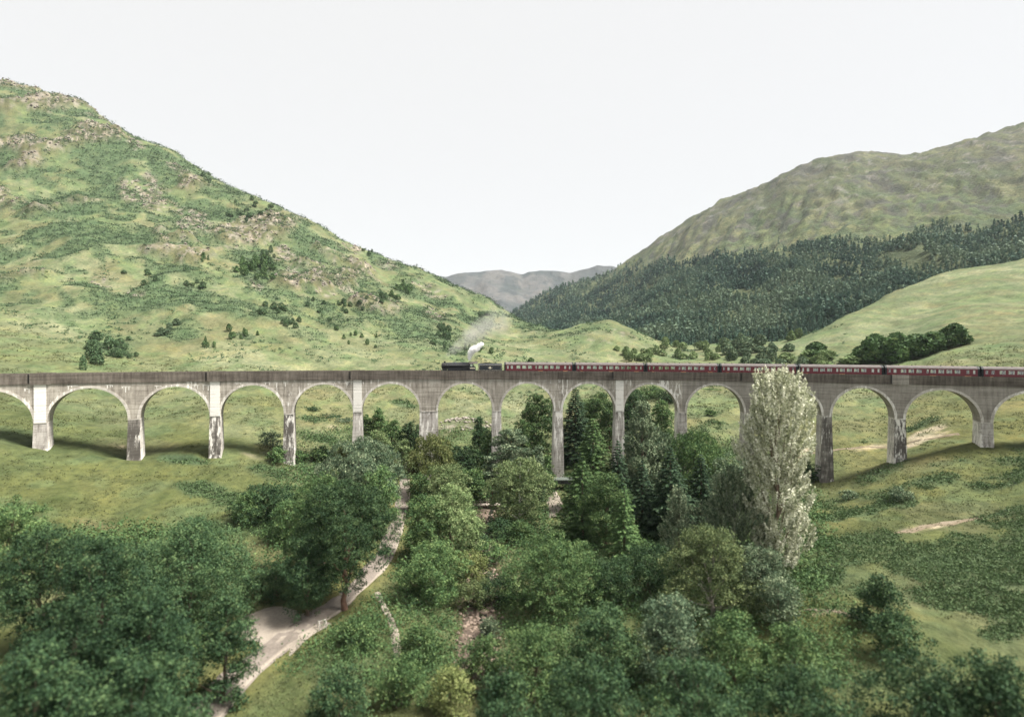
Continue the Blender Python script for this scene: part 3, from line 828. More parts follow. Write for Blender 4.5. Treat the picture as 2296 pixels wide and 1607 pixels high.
# lime that has run out of the joints of the left spans, dried as thin crusts on the wall
m = UVMesh()
lime_rng = random.Random(3)
for i in range(0, 5):
    s0, s1 = PS[i], PS[i + 1]
    k = s0 + 0.6
    while k < s1 - 0.6:
        zr = -2.75 - lime_rng.choice([0, 0.0, 0.45, 0.9]) 
        a0, a1 = s0 + PWD[i] / 2, s1 - PWD[i + 1] / 2
        sm = (a0 + a1) / 2; r = (a1 - a0) / 2
        def clear(s, z):
            x = (s - sm) / r
            return abs(x) >= 1 or z > (ZCR - 7.45) + (7.45 + 0.6) * math.sqrt(max(0, 1 - (x / 1.07) ** 2))
        L = lime_rng.uniform(0.6, 2.6); zl = zr - 0.09
        if clear(k, zl) and clear(k + L, zl) and abs(k - s0) > 1.4:
            m.block(k, k + L, -0.015, -0.004, zl, zr + 0.02)
            q = k + lime_rng.uniform(0, 0.5)
            while q < k + L:
                h = lime_rng.uniform(0.25, 1.3)
                while h > 0.2 and not clear(q, zl - h): h -= 0.15
                if h > 0.2: m.block(q, q + lime_rng.uniform(0.08, 0.2), -0.02, -0.004, zl - h, zl)
                q += lime_rng.uniform(0.35, 1.2)
        k += L + lime_rng.uniform(0.2, 1.8)
lime = attach(m.build('lime_crust', plain('lime_white', (0.70, 0.68, 0.63), 0.9, scale=4)), viaduct)
lime['kind'] = 'stuff'

# ------------------------------------------------------------------ the train
class MB:
    def __init__(self): self.bm = bmesh.new()
    def box(self, x0, x1, y0, y1, z0, z1, bev=0):
        r = bmesh.ops.create_cube(self.bm, size=1)
        for v in r['verts']:
            v.co = Vector(((x0 + x1) / 2 + v.co.x * (x1 - x0), (y0 + y1) / 2 + v.co.y * (y1 - y0), (z0 + z1) / 2 + v.co.z * (z1 - z0)))
        if bev:
            es = list({e for v in r['verts'] for e in v.link_edges})
            bmesh.ops.bevel(self.bm, geom=es, offset=bev, segments=2, affect='EDGES')
        return self
    def tube(self, p, q, r0, r1=None, n=12, cap=True):
        p, q = Vector(p), Vector(q); r1 = r0 if r1 is None else r1
        d = q - p
        rot = d.to_track_quat('Z', 'Y').to_matrix().to_4x4()
        res = bmesh.ops.create_cone(self.bm, cap_ends=cap, segments=n, radius1=r0, radius2=r1, depth=d.length)
        mm = Matrix.Translation((p + q) / 2) @ rot
        for v in res['verts']: v.co = mm @ v.co
        return self
    def dome(self, c, r, sz=1.0, n=12):
        res = bmesh.ops.create_uvsphere(self.bm, u_segments=n, v_segments=8, radius=r)
        for v in res['verts']: v.co = Vector(c) + Vector((v.co.x, v.co.y, v.co.z * sz))
        return self
    def prism(self, prof, x0, x1):
        """profile of (y, z) run along x"""
        n = len(prof)
        a = [self.bm.verts.new((x0, y, z)) for y, z in prof]; b = [self.bm.verts.new((x1, y, z)) for y, z in prof]
        for k in range(n): self.bm.faces.new((a[k], a[(k + 1) % n], b[(k + 1) % n], b[k]))
        self.bm.faces.new(a[::-1]); self.bm.faces.new(b)
        return self
    def build(self, name, mat, parent=None, smooth=False):
        bmesh.ops.recalc_face_normals(self.bm, faces=self.bm.faces)
        me = bpy.data.meshes.new(name); self.bm.to_mesh(me); self.bm.free()
        me.materials.append(mat)
        if smooth:
            for p in me.polygons: p.use_smooth = True
            try: me.set_sharp_from_angle(angle=R(40))
            except Exception: pass
        return link(name, me, parent)

M_BLACK = plain('loco_black', (0.012, 0.013, 0.016), 0.35, var=0.3, spec=0.5)
M_SMOKEBOX = plain('smokebox_black', (0.020, 0.019, 0.019), 0.75, var=0.3)
M_TEND = plain('tender_black', (0.010, 0.014, 0.019), 0.4, var=0.2, spec=0.5)
M_CREAM = plain('lining_cream', (0.62, 0.56, 0.42), 0.6)
M_RED = plain('buffer_red', (0.35, 0.03, 0.025), 0.5)
M_STEEL = plain('bright_steel', (0.45, 0.44, 0.42), 0.35, 0.7)
M_COAL = plain('coal', (0.012, 0.012, 0.012), 0.6, scale=12, var=0.5)
M_MAROON = plain('coach_maroon', (0.118, 0.010, 0.018), 0.38, var=0.12, spec=0.45)
M_MAROON2 = plain('coach_maroon_low', (0.060, 0.007, 0.012), 0.45, var=0.12)
M_ROOF = plain('coach_roof_grey', (0.105, 0.090, 0.086), 0.8, var=0.2, scale=1.5)
M_ENDS = plain('coach_end_black', (0.010, 0.013, 0.015), 0.6)
M_UNDER = plain('underframe_black', (0.02, 0.02, 0.02), 0.8)
M_SEAT = plain('seat_cloth', (0.20, 0.15, 0.10), 0.9)
M_LINEN = plain('headrest_linen', (0.78, 0.74, 0.68), 0.9)
M_SKIN = plain('interior_cream', (0.42, 0.36, 0.27), 0.8)
M_LINE = plain('coach_line_orange', (0.55, 0.25, 0.10), 0.5)
def glass_mat():
    m, n, l, b = new_mat('window_glass')
    b.inputs['Base Color'].default_value = (0.9, 0.93, 0.92, 1)
    b.inputs['Roughness'].default_value = 0.05
    t = n.new('ShaderNodeBsdfTransparent'); t.inputs[0].default_value = (0.88, 0.92, 0.90, 1)
    g = n.new('ShaderNodeBsdfGlossy'); g.inputs['Roughness'].default_value = 0.04
    mx = n.new('ShaderNodeMixShader'); mx.inputs[0].default_value = 0.14
    l.new(t.outputs[0], mx.inputs[1]); l.new(g.outputs[0], mx.inputs[2])
    l.new(mx.outputs[0], n['Material Output'].inputs[0])
    return m
M_GLASS = glass_mat()
TD = 2.79                                   # track centre behind the near face
ZR = -1.4
def on_track(root, s0, length):
    """stand a vehicle on the curve: its two ends on the track, local x along it"""
    a = Vector(VP(s0, TD, ZR)); b = Vector(VP(s0 + length * RF / (RF + TD), TD, ZR))
    root.location = a
    d = b - a
    root.rotation_euler = (0, -math.atan2(d.z, math.hypot(d.x, d.y)), math.atan2(d.y, d.x))

# locomotive (local x runs from the buffers at the left backwards, y away from the camera, z above the rail)
loco = tag(empty('steam_locomotive', (0, 0, 0)), 'black steam locomotive heading left at the front of the maroon train', 'locomotive')
MB().tube((2.0, 0, 2.75), (7.5, 0, 2.80), 0.86, 0.92, 20).tube((4.2, 0, 2.77), (4.26, 0, 2.77), 0.90, 0.90, 20).tube((5.8, 0, 2.785), (5.86, 0, 2.785), 0.93, 0.93, 20).build('boiler', M_BLACK, loco, True)
sb = MB().tube((0.75, 0, 2.72), (2.25, 0, 2.72), 0.87, 0.87, 20).box(0.9, 2.1, -0.6, 0.6, 1.5, 2.2).build('smokebox', M_SMOKEBOX, loco, True)
MB().tube((0.62, 0, 2.72), (0.76, 0, 2.72), 0.62, 0.72, 16).tube((0.5, 0, 2.72), (0.64, 0, 2.72), 0.09, 0.09, 8).build('smokebox_door', M_SMOKEBOX, sb, True)
MB().tube((1.5, 0, 3.45), (1.5, 0, 3.66), 0.34, 0.25, 16).tube((1.5, 0, 3.66), (1.5, 0, 3.92), 0.25, 0.29, 16).tube((1.5, 0, 3.92), (1.5, 0, 3.97), 0.33, 0.33, 16).build('chimney', M_SMOKEBOX, loco, True)
MB().dome((4.3, 0, 3.5), 0.36, 0.85).build('dome', M_BLACK, loco, True)
MB().tube((6.9, -0.14, 3.6), (6.9, -0.14, 3.86), 0.08, 0.07, 8).tube((6.9, 0.14, 3.6), (6.9, 0.14, 3.86), 0.08, 0.07, 8).build('safety_valve', M_STEEL, loco)
MB().prism([(-0.72, 1.7), (0.72, 1.7), (0.82, 2.9), (0.62, 3.5), (0.25, 3.68), (-0.25, 3.68), (-0.62, 3.5), (-0.82, 2.9)], 6.3, 8.3).build('firebox', M_BLACK, loco)
cab = MB().box(8.25, 8.33, -1.28, 1.28, 1.45, 3.35).box(8.3, 10.0, -1.30, -1.25, 1.45, 2.55).box(8.3, 10.0, 1.25, 1.30, 1.45, 2.55).box(8.3, 8.55, -1.30, -1.25, 2.55, 3.35).box(9.2, 9.4, -1.30, -1.25, 2.55, 3.35).box(8.3, 8.55, 1.25, 1.30, 2.55, 3.35).box(9.2, 9.4, 1.25, 1.30, 2.55, 3.35).box(8.3, 9.4, -1.30, -1.25, 3.2, 3.35).box(8.3, 9.4, 1.25, 1.30, 3.2, 3.35).build('cab', M_BLACK, loco)
MB().prism([(-1.36, 3.33), (1.36, 3.33), (1.20, 3.55), (0.7, 3.80), (0, 3.88), (-0.7, 3.80), (-1.20, 3.55)], 8.15, 10.55).build('cab_roof', plain('cab_roof_brown', (0.06, 0.05, 0.045), 0.8), loco)
MB().box(8.56, 9.19, -1.285, -1.265, 2.56, 3.19).build('cab_window', M_GLASS, cab)
MB().box(8.56, 9.19, 1.265, 1.285, 2.56, 3.19).build('cab_window', M_GLASS, cab)
for k in range(5):
    MB().box(8.5 + k * 0.27, 8.68 + k * 0.27, -1.315, -1.302, 1.95, 2.28).build('number_plate_digit', M_CREAM, cab)
for y in (-1, 1):
    MB().box(0.4, 8.3, min(y * 1.28, y * 0.75), max(y * 1.28, y * 0.75), 1.62, 1.70).build('running_board', M_BLACK, loco)
    MB().tube((1.6, y * 0.93, 3.02), (8.2, y * 0.93, 3.02), 0.025, 0.025, 6).build('handrail', M_STEEL, loco)
    MB().tube((1.3, y * 1.1, 0.85), (2.5, y * 1.1, 0.85), 0.36, 0.36, 12).build('cylinder', M_BLACK, loco)
    MB().box(2.6, 6.6, min(y * 1.12, y * 1.18), max(y * 1.12, y * 1.18), 0.68, 0.80).build('coupling_rod', M_STEEL, loco)
    for x, r in ((1.9, 0.48), (3.4, 0.79), (5.2, 0.79), (7.0, 0.79)):
        MB().tube((x, y * 0.72, r), (x, y * 0.86, r), r, r, 20).build('wheel', M_BLACK, loco, True)
    MB().tube((0.0, y * 0.87, 1.06), (0.4, y * 0.87, 1.06), 0.09, 0.09, 8).tube((-0.06, y * 0.87, 1.06), (0.0, y * 0.87, 1.06), 0.24, 0.24, 12).build('buffer', M_BLACK, loco)
    MB().tube((0.55, y * 0.6, 1.72), (0.55, y * 0.6, 2.05), 0.09, 0.09, 8).build('headlamp', M_LINEN, loco)
MB().box(0.28, 0.42, -1.2, 1.2, 0.85, 1.45).build('buffer_beam', M_RED, loco)
MB().box(0.42, 10.2, -0.6, 0.6, 0.75, 1.45).box(2.3, 8.25, -0.62, 0.62, 1.45, 2.25).build('frame', M_BLACK, loco)
MB().box(8.35, 10.1, -1.0, 1.0, 1.40, 1.47).build('footplate', M_BLACK, loco)
s_loco = arc_s(985)
on_track(loco, s_loco, 10.2)

tender = tag(empty('locomotive_tender', (0, 0, 0)), 'black coal tender with cream lined sides behind the steam locomotive', 'tender')
MB().prism([(-1.28, 1.3), (1.28, 1.3), (1.28, 3.0), (1.0, 3.35), (0.85, 3.38), (0.85, 2.7), (-0.85, 2.7), (-0.85, 3.38), (-1.0, 3.35), (-1.28, 3.0)], 0.35, 6.9).box(6.75, 6.9, -1.2, 1.2, 2.6, 3.1).build('tank', M_TEND, tender)
bm_c = MB()
cr = random.Random(5)
for k in range(90):
    x = cr.uniform(0.9, 6.2); y = cr.uniform(-0.78, 0.78)
    z = 3.12 + 0.42 * (1 - abs(x - 2.8) / 4.2) * (1 - 0.5 * abs(y)) + cr.uniform(-.06, .06)
    r = cr.uniform(0.14, 0.24)
    bm_c.box(x - r, x + r, y - r, y + r, z - r * 1.6, z + r * 0.6)
coal = bm_c.build('coal', M_COAL, tender); coal['kind'] = 'stuff'
for x0, x1, z0, z1 in ((0.55, 6.7, 1.52, 1.56), (0.55, 6.7, 2.92, 2.96), (0.55, 0.59, 1.56, 2.92), (6.66, 6.7, 1.56, 2.92)):
    MB().box(x0, x1, -1.296, -1.283, z0, z1).build('lining', M_CREAM, tender)
em = MB().tube((3.6, -1.30, 2.22), (3.6, -1.283, 2.22), 0.30, 0.30, 16)
em.box(3.0, 3.32, -1.297, -1.284, 2.17, 2.28).box(3.88, 4.2, -1.297, -1.284, 2.17, 2.28).box(3.52, 3.68, -1.297, -1.284, 2.5, 2.62)
em.build('emblem', M_CREAM, tender)
for y in (-1, 1):
    for x in (1.3, 3.4, 5.5): MB().tube((x, y * 0.72, 0.62), (x, y * 0.86, 0.62), 0.62, 0.62, 18).build('wheel', M_BLACK, tender, True)
    MB().tube((0.45, y * 1.30, 1.4), (0.45, y * 1.30, 2.9), 0.03, 0.03, 6).build('grab_rail', M_CREAM, tender)
    MB().tube((6.9, y * 0.87, 1.06), (7.2, y * 0.87, 1.06), 0.09, 0.2, 8).build('buffer', M_BLACK, tender)
MB().box(0.1, 7.0, -0.9, 0.9, 0.8, 1.3).build('frame', M_UNDER, tender)
on_track(tender, s_loco + 10.35, 7.0)

def coach_meshes():
    Lc = 19.35; h = 1.38
    me = {}
    def keep(mb, name, mat, smooth=False):
        o = mb.build(name, mat, None, smooth); d = o.data
        bpy.data.objects.remove(o); return d
    wins = [1.0, 2.15] + [3.95 + k * 1.62 for k in range(3)] + [8.95] + [10.1 + k * 1.62 for k in range(4)] + [17.0, 18.25]
    wid = [0.45, 0.6] + [1.12] * 3 + [0.45] + [1.12] * 4 + [0.55, 0.45]
    win = list(zip(wins, wid))
    zb, zs, zh, zt = 1.0, 1.98, 2.86, 3.10
    b = MB()
    for y in (-h, h):
        y0, y1 = (y, y + 0.05) if y < 0 else (y - 0.05, y)
        b.box(0.12, Lc - 0.12, y0, y1, 1.58, zs); b.box(0.12, Lc - 0.12, y0, y1, zh, zt)
        x = 0.12
        for c, w in win:
            if c - w / 2 > x: b.box(x, c - w / 2, y0, y1, zs, zh)
            x = c + w / 2
        b.box(x, Lc - 0.12, y0, y1, zs, zh)
    me['body'] = keep(b, 'body', M_MAROON)
    b = MB()
    for y in (-h, h): b.box(0.12, Lc - 0.12, min(y, y * 0.96), max(y, y * 0.96), zb, 1.50)
    me['lower_panel'] = keep(b, 'lower_panel', M_MAROON2)
    b = MB()
    for y in (-h, h): b.box(0.12, Lc - 0.12, min(y * 1.012, y * 0.97), max(y * 1.012, y * 0.97), 1.50, 1.58)
    me['waist_line'] = keep(b, 'waist_line', plain('waist_red', (0.17, 0.014, 0.022), 0.5))
    prof = [(-h - 0.02, zt), (h + 0.02, zt), (h - 0.06, 3.30), (1.02, 3.56), (0.55, 3.73), (0, 3.79), (-0.55, 3.73), (-1.02, 3.56), (-h + 0.06, 3.30)]
    me['roof'] = keep(MB().prism(prof, 0.02, Lc - 0.02), 'roof', M_ROOF, True)
    pr1 = [(-h - 0.03, zb), (h + 0.03, zb), (h + 0.03, 3.2), (1.06, 3.60), (0.55, 3.77), (0, 3.83), (-0.55, 3.77), (-1.06, 3.60), (-h - 0.03, 3.2)]; pr = [(-h, zb), (h, zb), (h, zt), (1.02, 3.52), (0, 3.74), (-1.02, 3.52), (-h, zt)]
    me['end_wall'] = keep(MB().prism(pr1, 0.0, 0.42), 'end_wall', M_ENDS)
    me['end_wall2'] = keep(MB().prism(pr1, Lc - 0.42, Lc), 'end_wall', M_ENDS)
    me['gangway'] = keep(MB().box(Lc, Lc + 0.42, -0.62, 0.62, 1.1, 3.35), 'gangway', M_ENDS)
    me['underframe'] = keep(MB().box(0.1, Lc - 0.1, -1.2, 1.2, 0.78, 1.0), 'underframe', M_UNDER)
    b = MB().box(1.2, 5.0, -1.0, 1.0, 0.4, 0.7)
    me['bogie'] = b
    bo = MB()
    for x in (1.9, 4.4):
        for y in (-0.8, 0.8): bo.tube((x, y - 0.06, 0.46), (x, y + 0.06, 0.46), 0.46, 0.46, 14)
    bo.box(1.2, 5.1, -1.0, -0.9, 0.35, 0.65).box(1.2, 5.1, 0.9, 1.0, 0.35, 0.65)
    me['bogie'] = keep(bo, 'bogie', M_UNDER); b.bm.free()
    me['floor'] = keep(MB().box(0.12, Lc - 0.12, -h + 0.06, h - 0.06, 1.12, 1.18), 'floor', M_SKIN)
    me['panes'] = []
    for c, w in win:
        me['panes'].append((keep(MB().box(c - w / 2, c + w / 2, -h + 0.015, -h + 0.03, zs, zh), 'window', M_GLASS), keep(MB().box(c - w / 2, c + w / 2, h - 0.03, h - 0.015, zs, zh), 'window', M_GLASS)))
    se = []; li = []
    for c, w in win:
        if w < 1: continue
        for dx in (-0.66, 0.66):
            for y in (-0.82, 0.82):
                se.append(keep(MB().box(c + dx - 0.13, c + dx + 0.13, y - 0.45, y + 0.45, 1.18, 2.42), 'seat', M_SEAT))
                li.append(keep(MB().box(c + dx - 0.15, c + dx + 0.15, y - 0.36, y + 0.36, 2.12, 2.47), 'headrest_cover', M_LINEN))
    me['seats'] = se; me['linen'] = li
    me['curtain'] = []
    for c, w in win:
        if w < 1:
            me['curtain'].append(keep(MB().box(c - w / 2 + 0.03, c + w / 2 - 0.03, -h + 0.09, -h + 0.12, zs, zh - 0.05), 'frosted_pane', M_LINEN))
        else:
            for x in (c - w / 2 + 0.07, c + w / 2 - 0.07):
                me['curtain'].append(keep(MB().box(x - 0.07, x + 0.07, -h + 0.09, -h + 0.14, zs, zh), 'curtain', plain('curtain_cloth', (0.6, 0.5, 0.42), 0.9) if 'curtain_cloth' not in bpy.data.materials else bpy.data.materials['curtain_cloth']))
    me['vents'] = [keep(MB().tube((x, 0.0, 3.76), (x, 0.0, 3.93), 0.14, 0.17, 8), 'roof_vent', M_ENDS) for x in (1.4, 3.2, 6.0, 9.2, 12.0, 14.5, 17.2)]
    me['labels'] = [keep(MB().box(x, x + w, -h - 0.025, -h - 0.002, 1.34, 1.46), 'destination_strip', M_LINE) for x, w in ((1.6, 0.6), (9.4, 1.3), (16.4, 1.3))]
    return me
cm = coach_meshes()
COACH_LABELS = [
    'maroon coach directly behind the black tender', 'second maroon coach, above the dark spruce and tall pier', 'maroon coach between the second and fourth coaches of the train',
    'maroon coach partly hidden by the white poplar top', 'maroon coach right of the white poplar top', 'maroon coach crossing the right side of the viaduct beyond the poplar', 'last maroon coach at the right edge of the view',
]
s_c = arc_s(1131.5)
rs_ = random.Random(9)
for ci in range(7):
    c = tag(empty('railway_coach', (0, 0, 0)), COACH_LABELS[ci], 'railway coach', 'maroon coaches of the steam train')
    body = link('body', cm['body'], c)
    for nm in ('lower_panel', 'waist_line', 'gangway', 'underframe', 'floor'): link(nm, cm[nm], c)
    roof = link('roof', cm['roof'], c)
    link('end_wall', cm['end_wall'], c); link('end_wall', cm['end_wall2'], c)
    link('bogie', cm['bogie'], c); o = link('bogie', cm['bogie'], c); o.location.x = 13.2
    for me_ in cm['vents']: link('roof_vent', me_, roof)
    for p0, p1 in cm['panes']: link('window', p0, body); link('window', p1, body)
    for a, b in zip(cm['seats'], cm['linen']):
        if rs_.random() < 0.9: link('headrest_cover', b, link('seat', a, c))
    for me_ in cm['curtain']:
        if rs_.random() < (0.85 if me_.name.startswith('curtain') else 0.6): link(me_.name.split('.')[0], me_, c)
    for me_ in cm['labels']:
        if rs_.random() < 0.8: link('destination_strip', me_, body)
    on_track(c, s_c + ci * 19.78 * RF / (RF + TD), 19.35)
# ------------------------------------------------------------------ vegetation builders
def rand_rot(n, g, up=None, upw=0.0):
    """random leaf frames: normals lean towards 'up' vectors by upw"""
    nr = g.normal(size=(n, 3))
    nr /= np.linalg.norm(nr, axis=1)[:, None]
    if up is not None:
        nr = nr * (1 - upw) + up * upw
        nr /= np.linalg.norm(nr, axis=1)[:, None] + 1e-9
    t = np.cross(nr, g.normal(size=(n, 3)))
    t /= np.linalg.norm(t, axis=1)[:, None] + 1e-9
    b = np.cross(nr, t)
    return nr, t, b

def leaf_quads(P, out, size, g, asp=0.6, upw=0.45, droop=None):
    """rhombic leaf faces at P; returns verts, quads"""
    n = len(P)
    nr, t, b = rand_rot(n, g, out, upw)
    if droop is not None:
        t = t * 0.35 + droop
        t /= np.linalg.norm(t, axis=1)[:, None] + 1e-9
        b = np.cross(nr, t); b /= np.linalg.norm(b, axis=1)[:, None] + 1e-9
    s = size * g.uniform(0.65, 1.35, n)[:, None] * 1.2
    V = np.stack([P - t * s * 0.5, P + b * s * asp * 0.6 + t * s * 0.1 + nr * s * 0.08, P + t * s * 0.42 - b * s * asp * 0.5], 1)
    return V.reshape(-1, 3), np.arange(n * 3).reshape(n, 3)

def tint_attr(me, face_tint, per=3):
    at = me.attributes.new('tint', 'FLOAT', 'POINT')
    at.data.foreach_set('value', np.repeat(face_tint, per).astype(np.float32))

def tube_path(pts, rad, n=7):
    pts = np.array(pts, float); V = []; Fq = []
    for k, p in enumerate(pts):
        d = pts[min(k + 1, len(pts) - 1)] - pts[max(k - 1, 0)]
        d /= np.linalg.norm(d) + 1e-9
        a = np.cross(d, (0.31, 0.87, 0.11)); a /= np.linalg.norm(a) + 1e-9
        b = np.cross(d, a)
        for j in range(n):
            t = 2 * math.pi * j / n
            V.append(p + (a * math.cos(t) + b * math.sin(t)) * rad[k])
    for k in range(len(pts) - 1):
        for j in range(n):
            Fq.append((k * n + j, k * n + (j + 1) % n, (k + 1) * n + (j + 1) % n, (k + 1) * n + j))
    return np.array(V), np.array(Fq)

def join_tubes(tubes):
    V = []; Fq = []; k = 0
    for v, f in tubes:
        V.append(v); Fq.append(f + k); k += len(v)
    return np.concatenate(V), np.concatenate(Fq)

PROF = {
    'round': lambda t: np.sqrt(np.clip(1 - (2 * t - 1) ** 2, 0.02, 1)) * 0.95 + 0.05,
    'dome': lambda t: np.clip(1 - t ** 2.4, 0.03, 1) ** 0.6 * (0.72 + 0.28 * np.clip(t * 4, 0, 1)),
    'tall': lambda t: np.clip(np.sin(math.pi * np.clip(t * 0.86 + 0.12, 0, 1)), 0.05, 1) ** 0.6,
    'cone': lambda t: np.clip(1.02 - t, 0.03, 1) ** 0.8 * (0.6 + 0.4 * np.clip(t * 5, 0, 1)),
    'poplar': lambda t: np.interp(t, [0, .1, .3, .55, .8, .92, 1.0], [.45, .62, .80, .97, 1.0, .66, .12]),
    'column': lambda t: np.clip(1 - np.abs(2 * t - 0.85) ** 3.2, 0.08, 1) ** 0.7,
}

def crown_mesh(name, H, Wd, base, prof, leaf, mat, seed, dens=1.0, lob=20, clump=1.0, asp=0.6, droop=0.0, tip_up=0.0, light=0.0, flat=False, zb=0.55):
    """foliage: lobes round the crown, twig tips on the lobes, a spray of leaf faces at every tip"""
    g = np.random.default_rng(seed)
    h = H * (1 - base); z0 = H * base
    f = PROF[prof]
    lobes = []
    for k in range(lob):
        t = (k + g.uniform(0, 1)) / lob
        t = t ** 0.9
        a = k * 2.399 + g.uniform(-0.5, 0.5)
        rr = f(np.array([t]))[0] * Wd / 2
        q = g.uniform(0.50, 0.86)
        lr = np.clip(Wd * g.uniform(0.14, 0.23), 0.5, None) * (0.45 + 0.55 * f(np.array([t]))[0])
        lobes.append((math.cos(a) * rr * q, math.sin(a) * rr * q, z0 + h * min(t, 0.96), lr))
    lobes.append((0, 0, z0 + h * 0.5, Wd * 0.22)); lobes.append((0, 0, z0 + h * 0.75, Wd * 0.16))
    area = 3.2 * Wd * h
    ntip = int(max(50, area / (0.52 * clump) * dens))
    L = np.array(lobes)
    wgt = L[:, 3] ** 2; wgt = wgt / wgt.sum()
    li = g.choice(len(L), ntip, p=wgt)
    d = g.normal(size=(ntip, 3)); d[:, 2] = d[:, 2] * 0.85 + zb
    d /= np.linalg.norm(d, axis=1)[:, None]
    flatz = 0.42 if flat else 1.0
    tips = L[li, :3] + d * L[li, 3:4] * np.array([1.0, 1.0, flatz]) * g.uniform(0.86, 1.10, ntip)[:, None]
    c = np.array([0, 0, z0 + h * 0.42])
    od = tips - c; od[:, :2] /= (Wd / 2); od[:, 2] /= (h * 0.6); od /= np.linalg.norm(od, axis=1)[:, None] + 1e-9
    per = max(5, int(13 * clump * (0.42 / leaf) ** 1.35))
    n = ntip * per
    rad = 0.46 * clump ** 0.5
    P = np.repeat(tips, per, 0) + g.normal(size=(n, 3)) * rad * np.array([1, 1, 0.35 if flat else 0.75]) * 0.62
    if tip_up:
        s = g.uniform(0, 1, n)
        P = np.repeat(tips, per, 0) + g.normal(size=(n, 3)) * 0.16 * rad * (1.6 - s[:, None]) + np.repeat(od * np.array([0.6, 0.6, 0]) + np.array([0, 0, 1.0]), per, 0) * (s * tip_up)[:, None]
    out = np.repeat(od * 0.6 + d * 0.4, per, 0); out[:, 2] += 0.35
    if droop:
        s = g.uniform(0, 1, n)
        P[:, 2] -= s * droop
        dr = np.tile(np.array([0, 0, -0.9]), (n, 1)) + out * 0.2
    k_ = (Wd / 2) / max(0.1, np.percentile(np.hypot(P[:, 0], P[:, 1]), 95))
    P[:, :2] *= k_; L[:, :2] *= k_
    P[:, 2] += (H - np.percentile(P[:, 2], 99.5)) * np.clip((P[:, 2] - z0) / h, 0, 1)
    P[:, 2] = np.maximum(P[:, 2], 0.1)
    V, Q = leaf_quads(P, out / (np.linalg.norm(out, axis=1)[:, None] + 1e-9), leaf, g, asp, 0.42, dr if droop else None)
    me = np_mesh(name, V, Q, mat)
    tt = np.repeat(g.normal(0, 0.17, ntip), per) + g.normal(0.45 + light, 0.20, n)
    tint_attr(me, np.clip(tt, 0, 1))
    return me, L

def trunk_mesh(name, H, base, L, r, mat, seed, lean=0.0, limbs=7):
    g = random.Random(seed)
    top = H * 0.86
    n = 7
    bx, by = g.uniform(-.4, .4) * H * 0.05 + lean, g.uniform(-.4, .4) * H * 0.05
    pts = [(bx * (k / n) ** 2 + g.uniform(-1, 1) * 0.02 * H * (k > 0), by * (k / n) ** 2 + g.uniform(-1, 1) * 0.02 * H * (k > 0), -0.8 + (top + 0.8) * k / n) for k in range(n + 1)]
    rad = [r * (1.25 if k == 0 else (1 - 0.85 * k / n)) for k in range(n + 1)]
    tubes = [tube_path(pts, rad, 8)]
    pick = list(range(len(L))); g.shuffle(pick)
    for k in pick[:limbs]:
        c = L[k]
        t = min(0.92, max(0.18, (c[2] / H) * g.uniform(0.45, 0.7)))
        i = t * n; a = int(i); fr = i - a
        p0 = [pts[a][j] * (1 - fr) + pts[min(a + 1, n)][j] * fr for j in range(3)]
        p2 = list(c[:3])
        p1 = [(p0[0] + p2[0]) / 2, (p0[1] + p2[1]) / 2, (p0[2] + p2[2]) / 2 - 0.06 * H * g.uniform(0, 1)]
        r0 = max(0.05, r * (1 - t) * 0.55)
        tubes.append(tube_path([p0, p1, p2], [r0, r0 * 0.6, r0 * 0.2], 6))
    V, Q = join_tubes(tubes)
    return np_mesh(name, V, Q, mat, True)

def gz(x, y): return float(ground_z(np.array([x]), np.array([y]))[0])

def broadleaf(u, vtop, Y, wpx, label, kind='tree', name='broadleaf_tree', prof='round', base=0.08, leaf=None, mat=None, bark=None, group=None, **k):
    if 'vb' in k: Y = hit(u, k.pop('vb'))[1]
    X = (u - CU) / F * Y
    g0 = gz(X, Y)
    H = ZC - (vtop - VH) / F * Y - g0
    Wd = wpx / F * Y * (1.16 if Y < 136 and name != 'white_poplar' else 1.0)
    leaf = leaf or float(np.clip(0.0026 * Y, 0.22, 0.38))
    seed = int(abs(u * 13 + vtop * 7 + Y)) % 100000
    root = tag(empty(name, (X, Y, g0)), label, kind, group)
    tr = {q: k.pop(q) for q in ('trunk_r', 'lean', 'limbs') if q in k}
    me, L = crown_mesh('crown', H * 0.98, Wd * 0.96, base, prof, leaf, mat or L_MID, seed, **k)
    link('crown', me, root)
    link('trunk', trunk_mesh('trunk', H * 0.95, base, L, tr.get('trunk_r', 0.018 * H + 0.04), bark or BARK, seed, tr.get('lean', 0.0), tr.get('limbs', 8)), root)
    return root

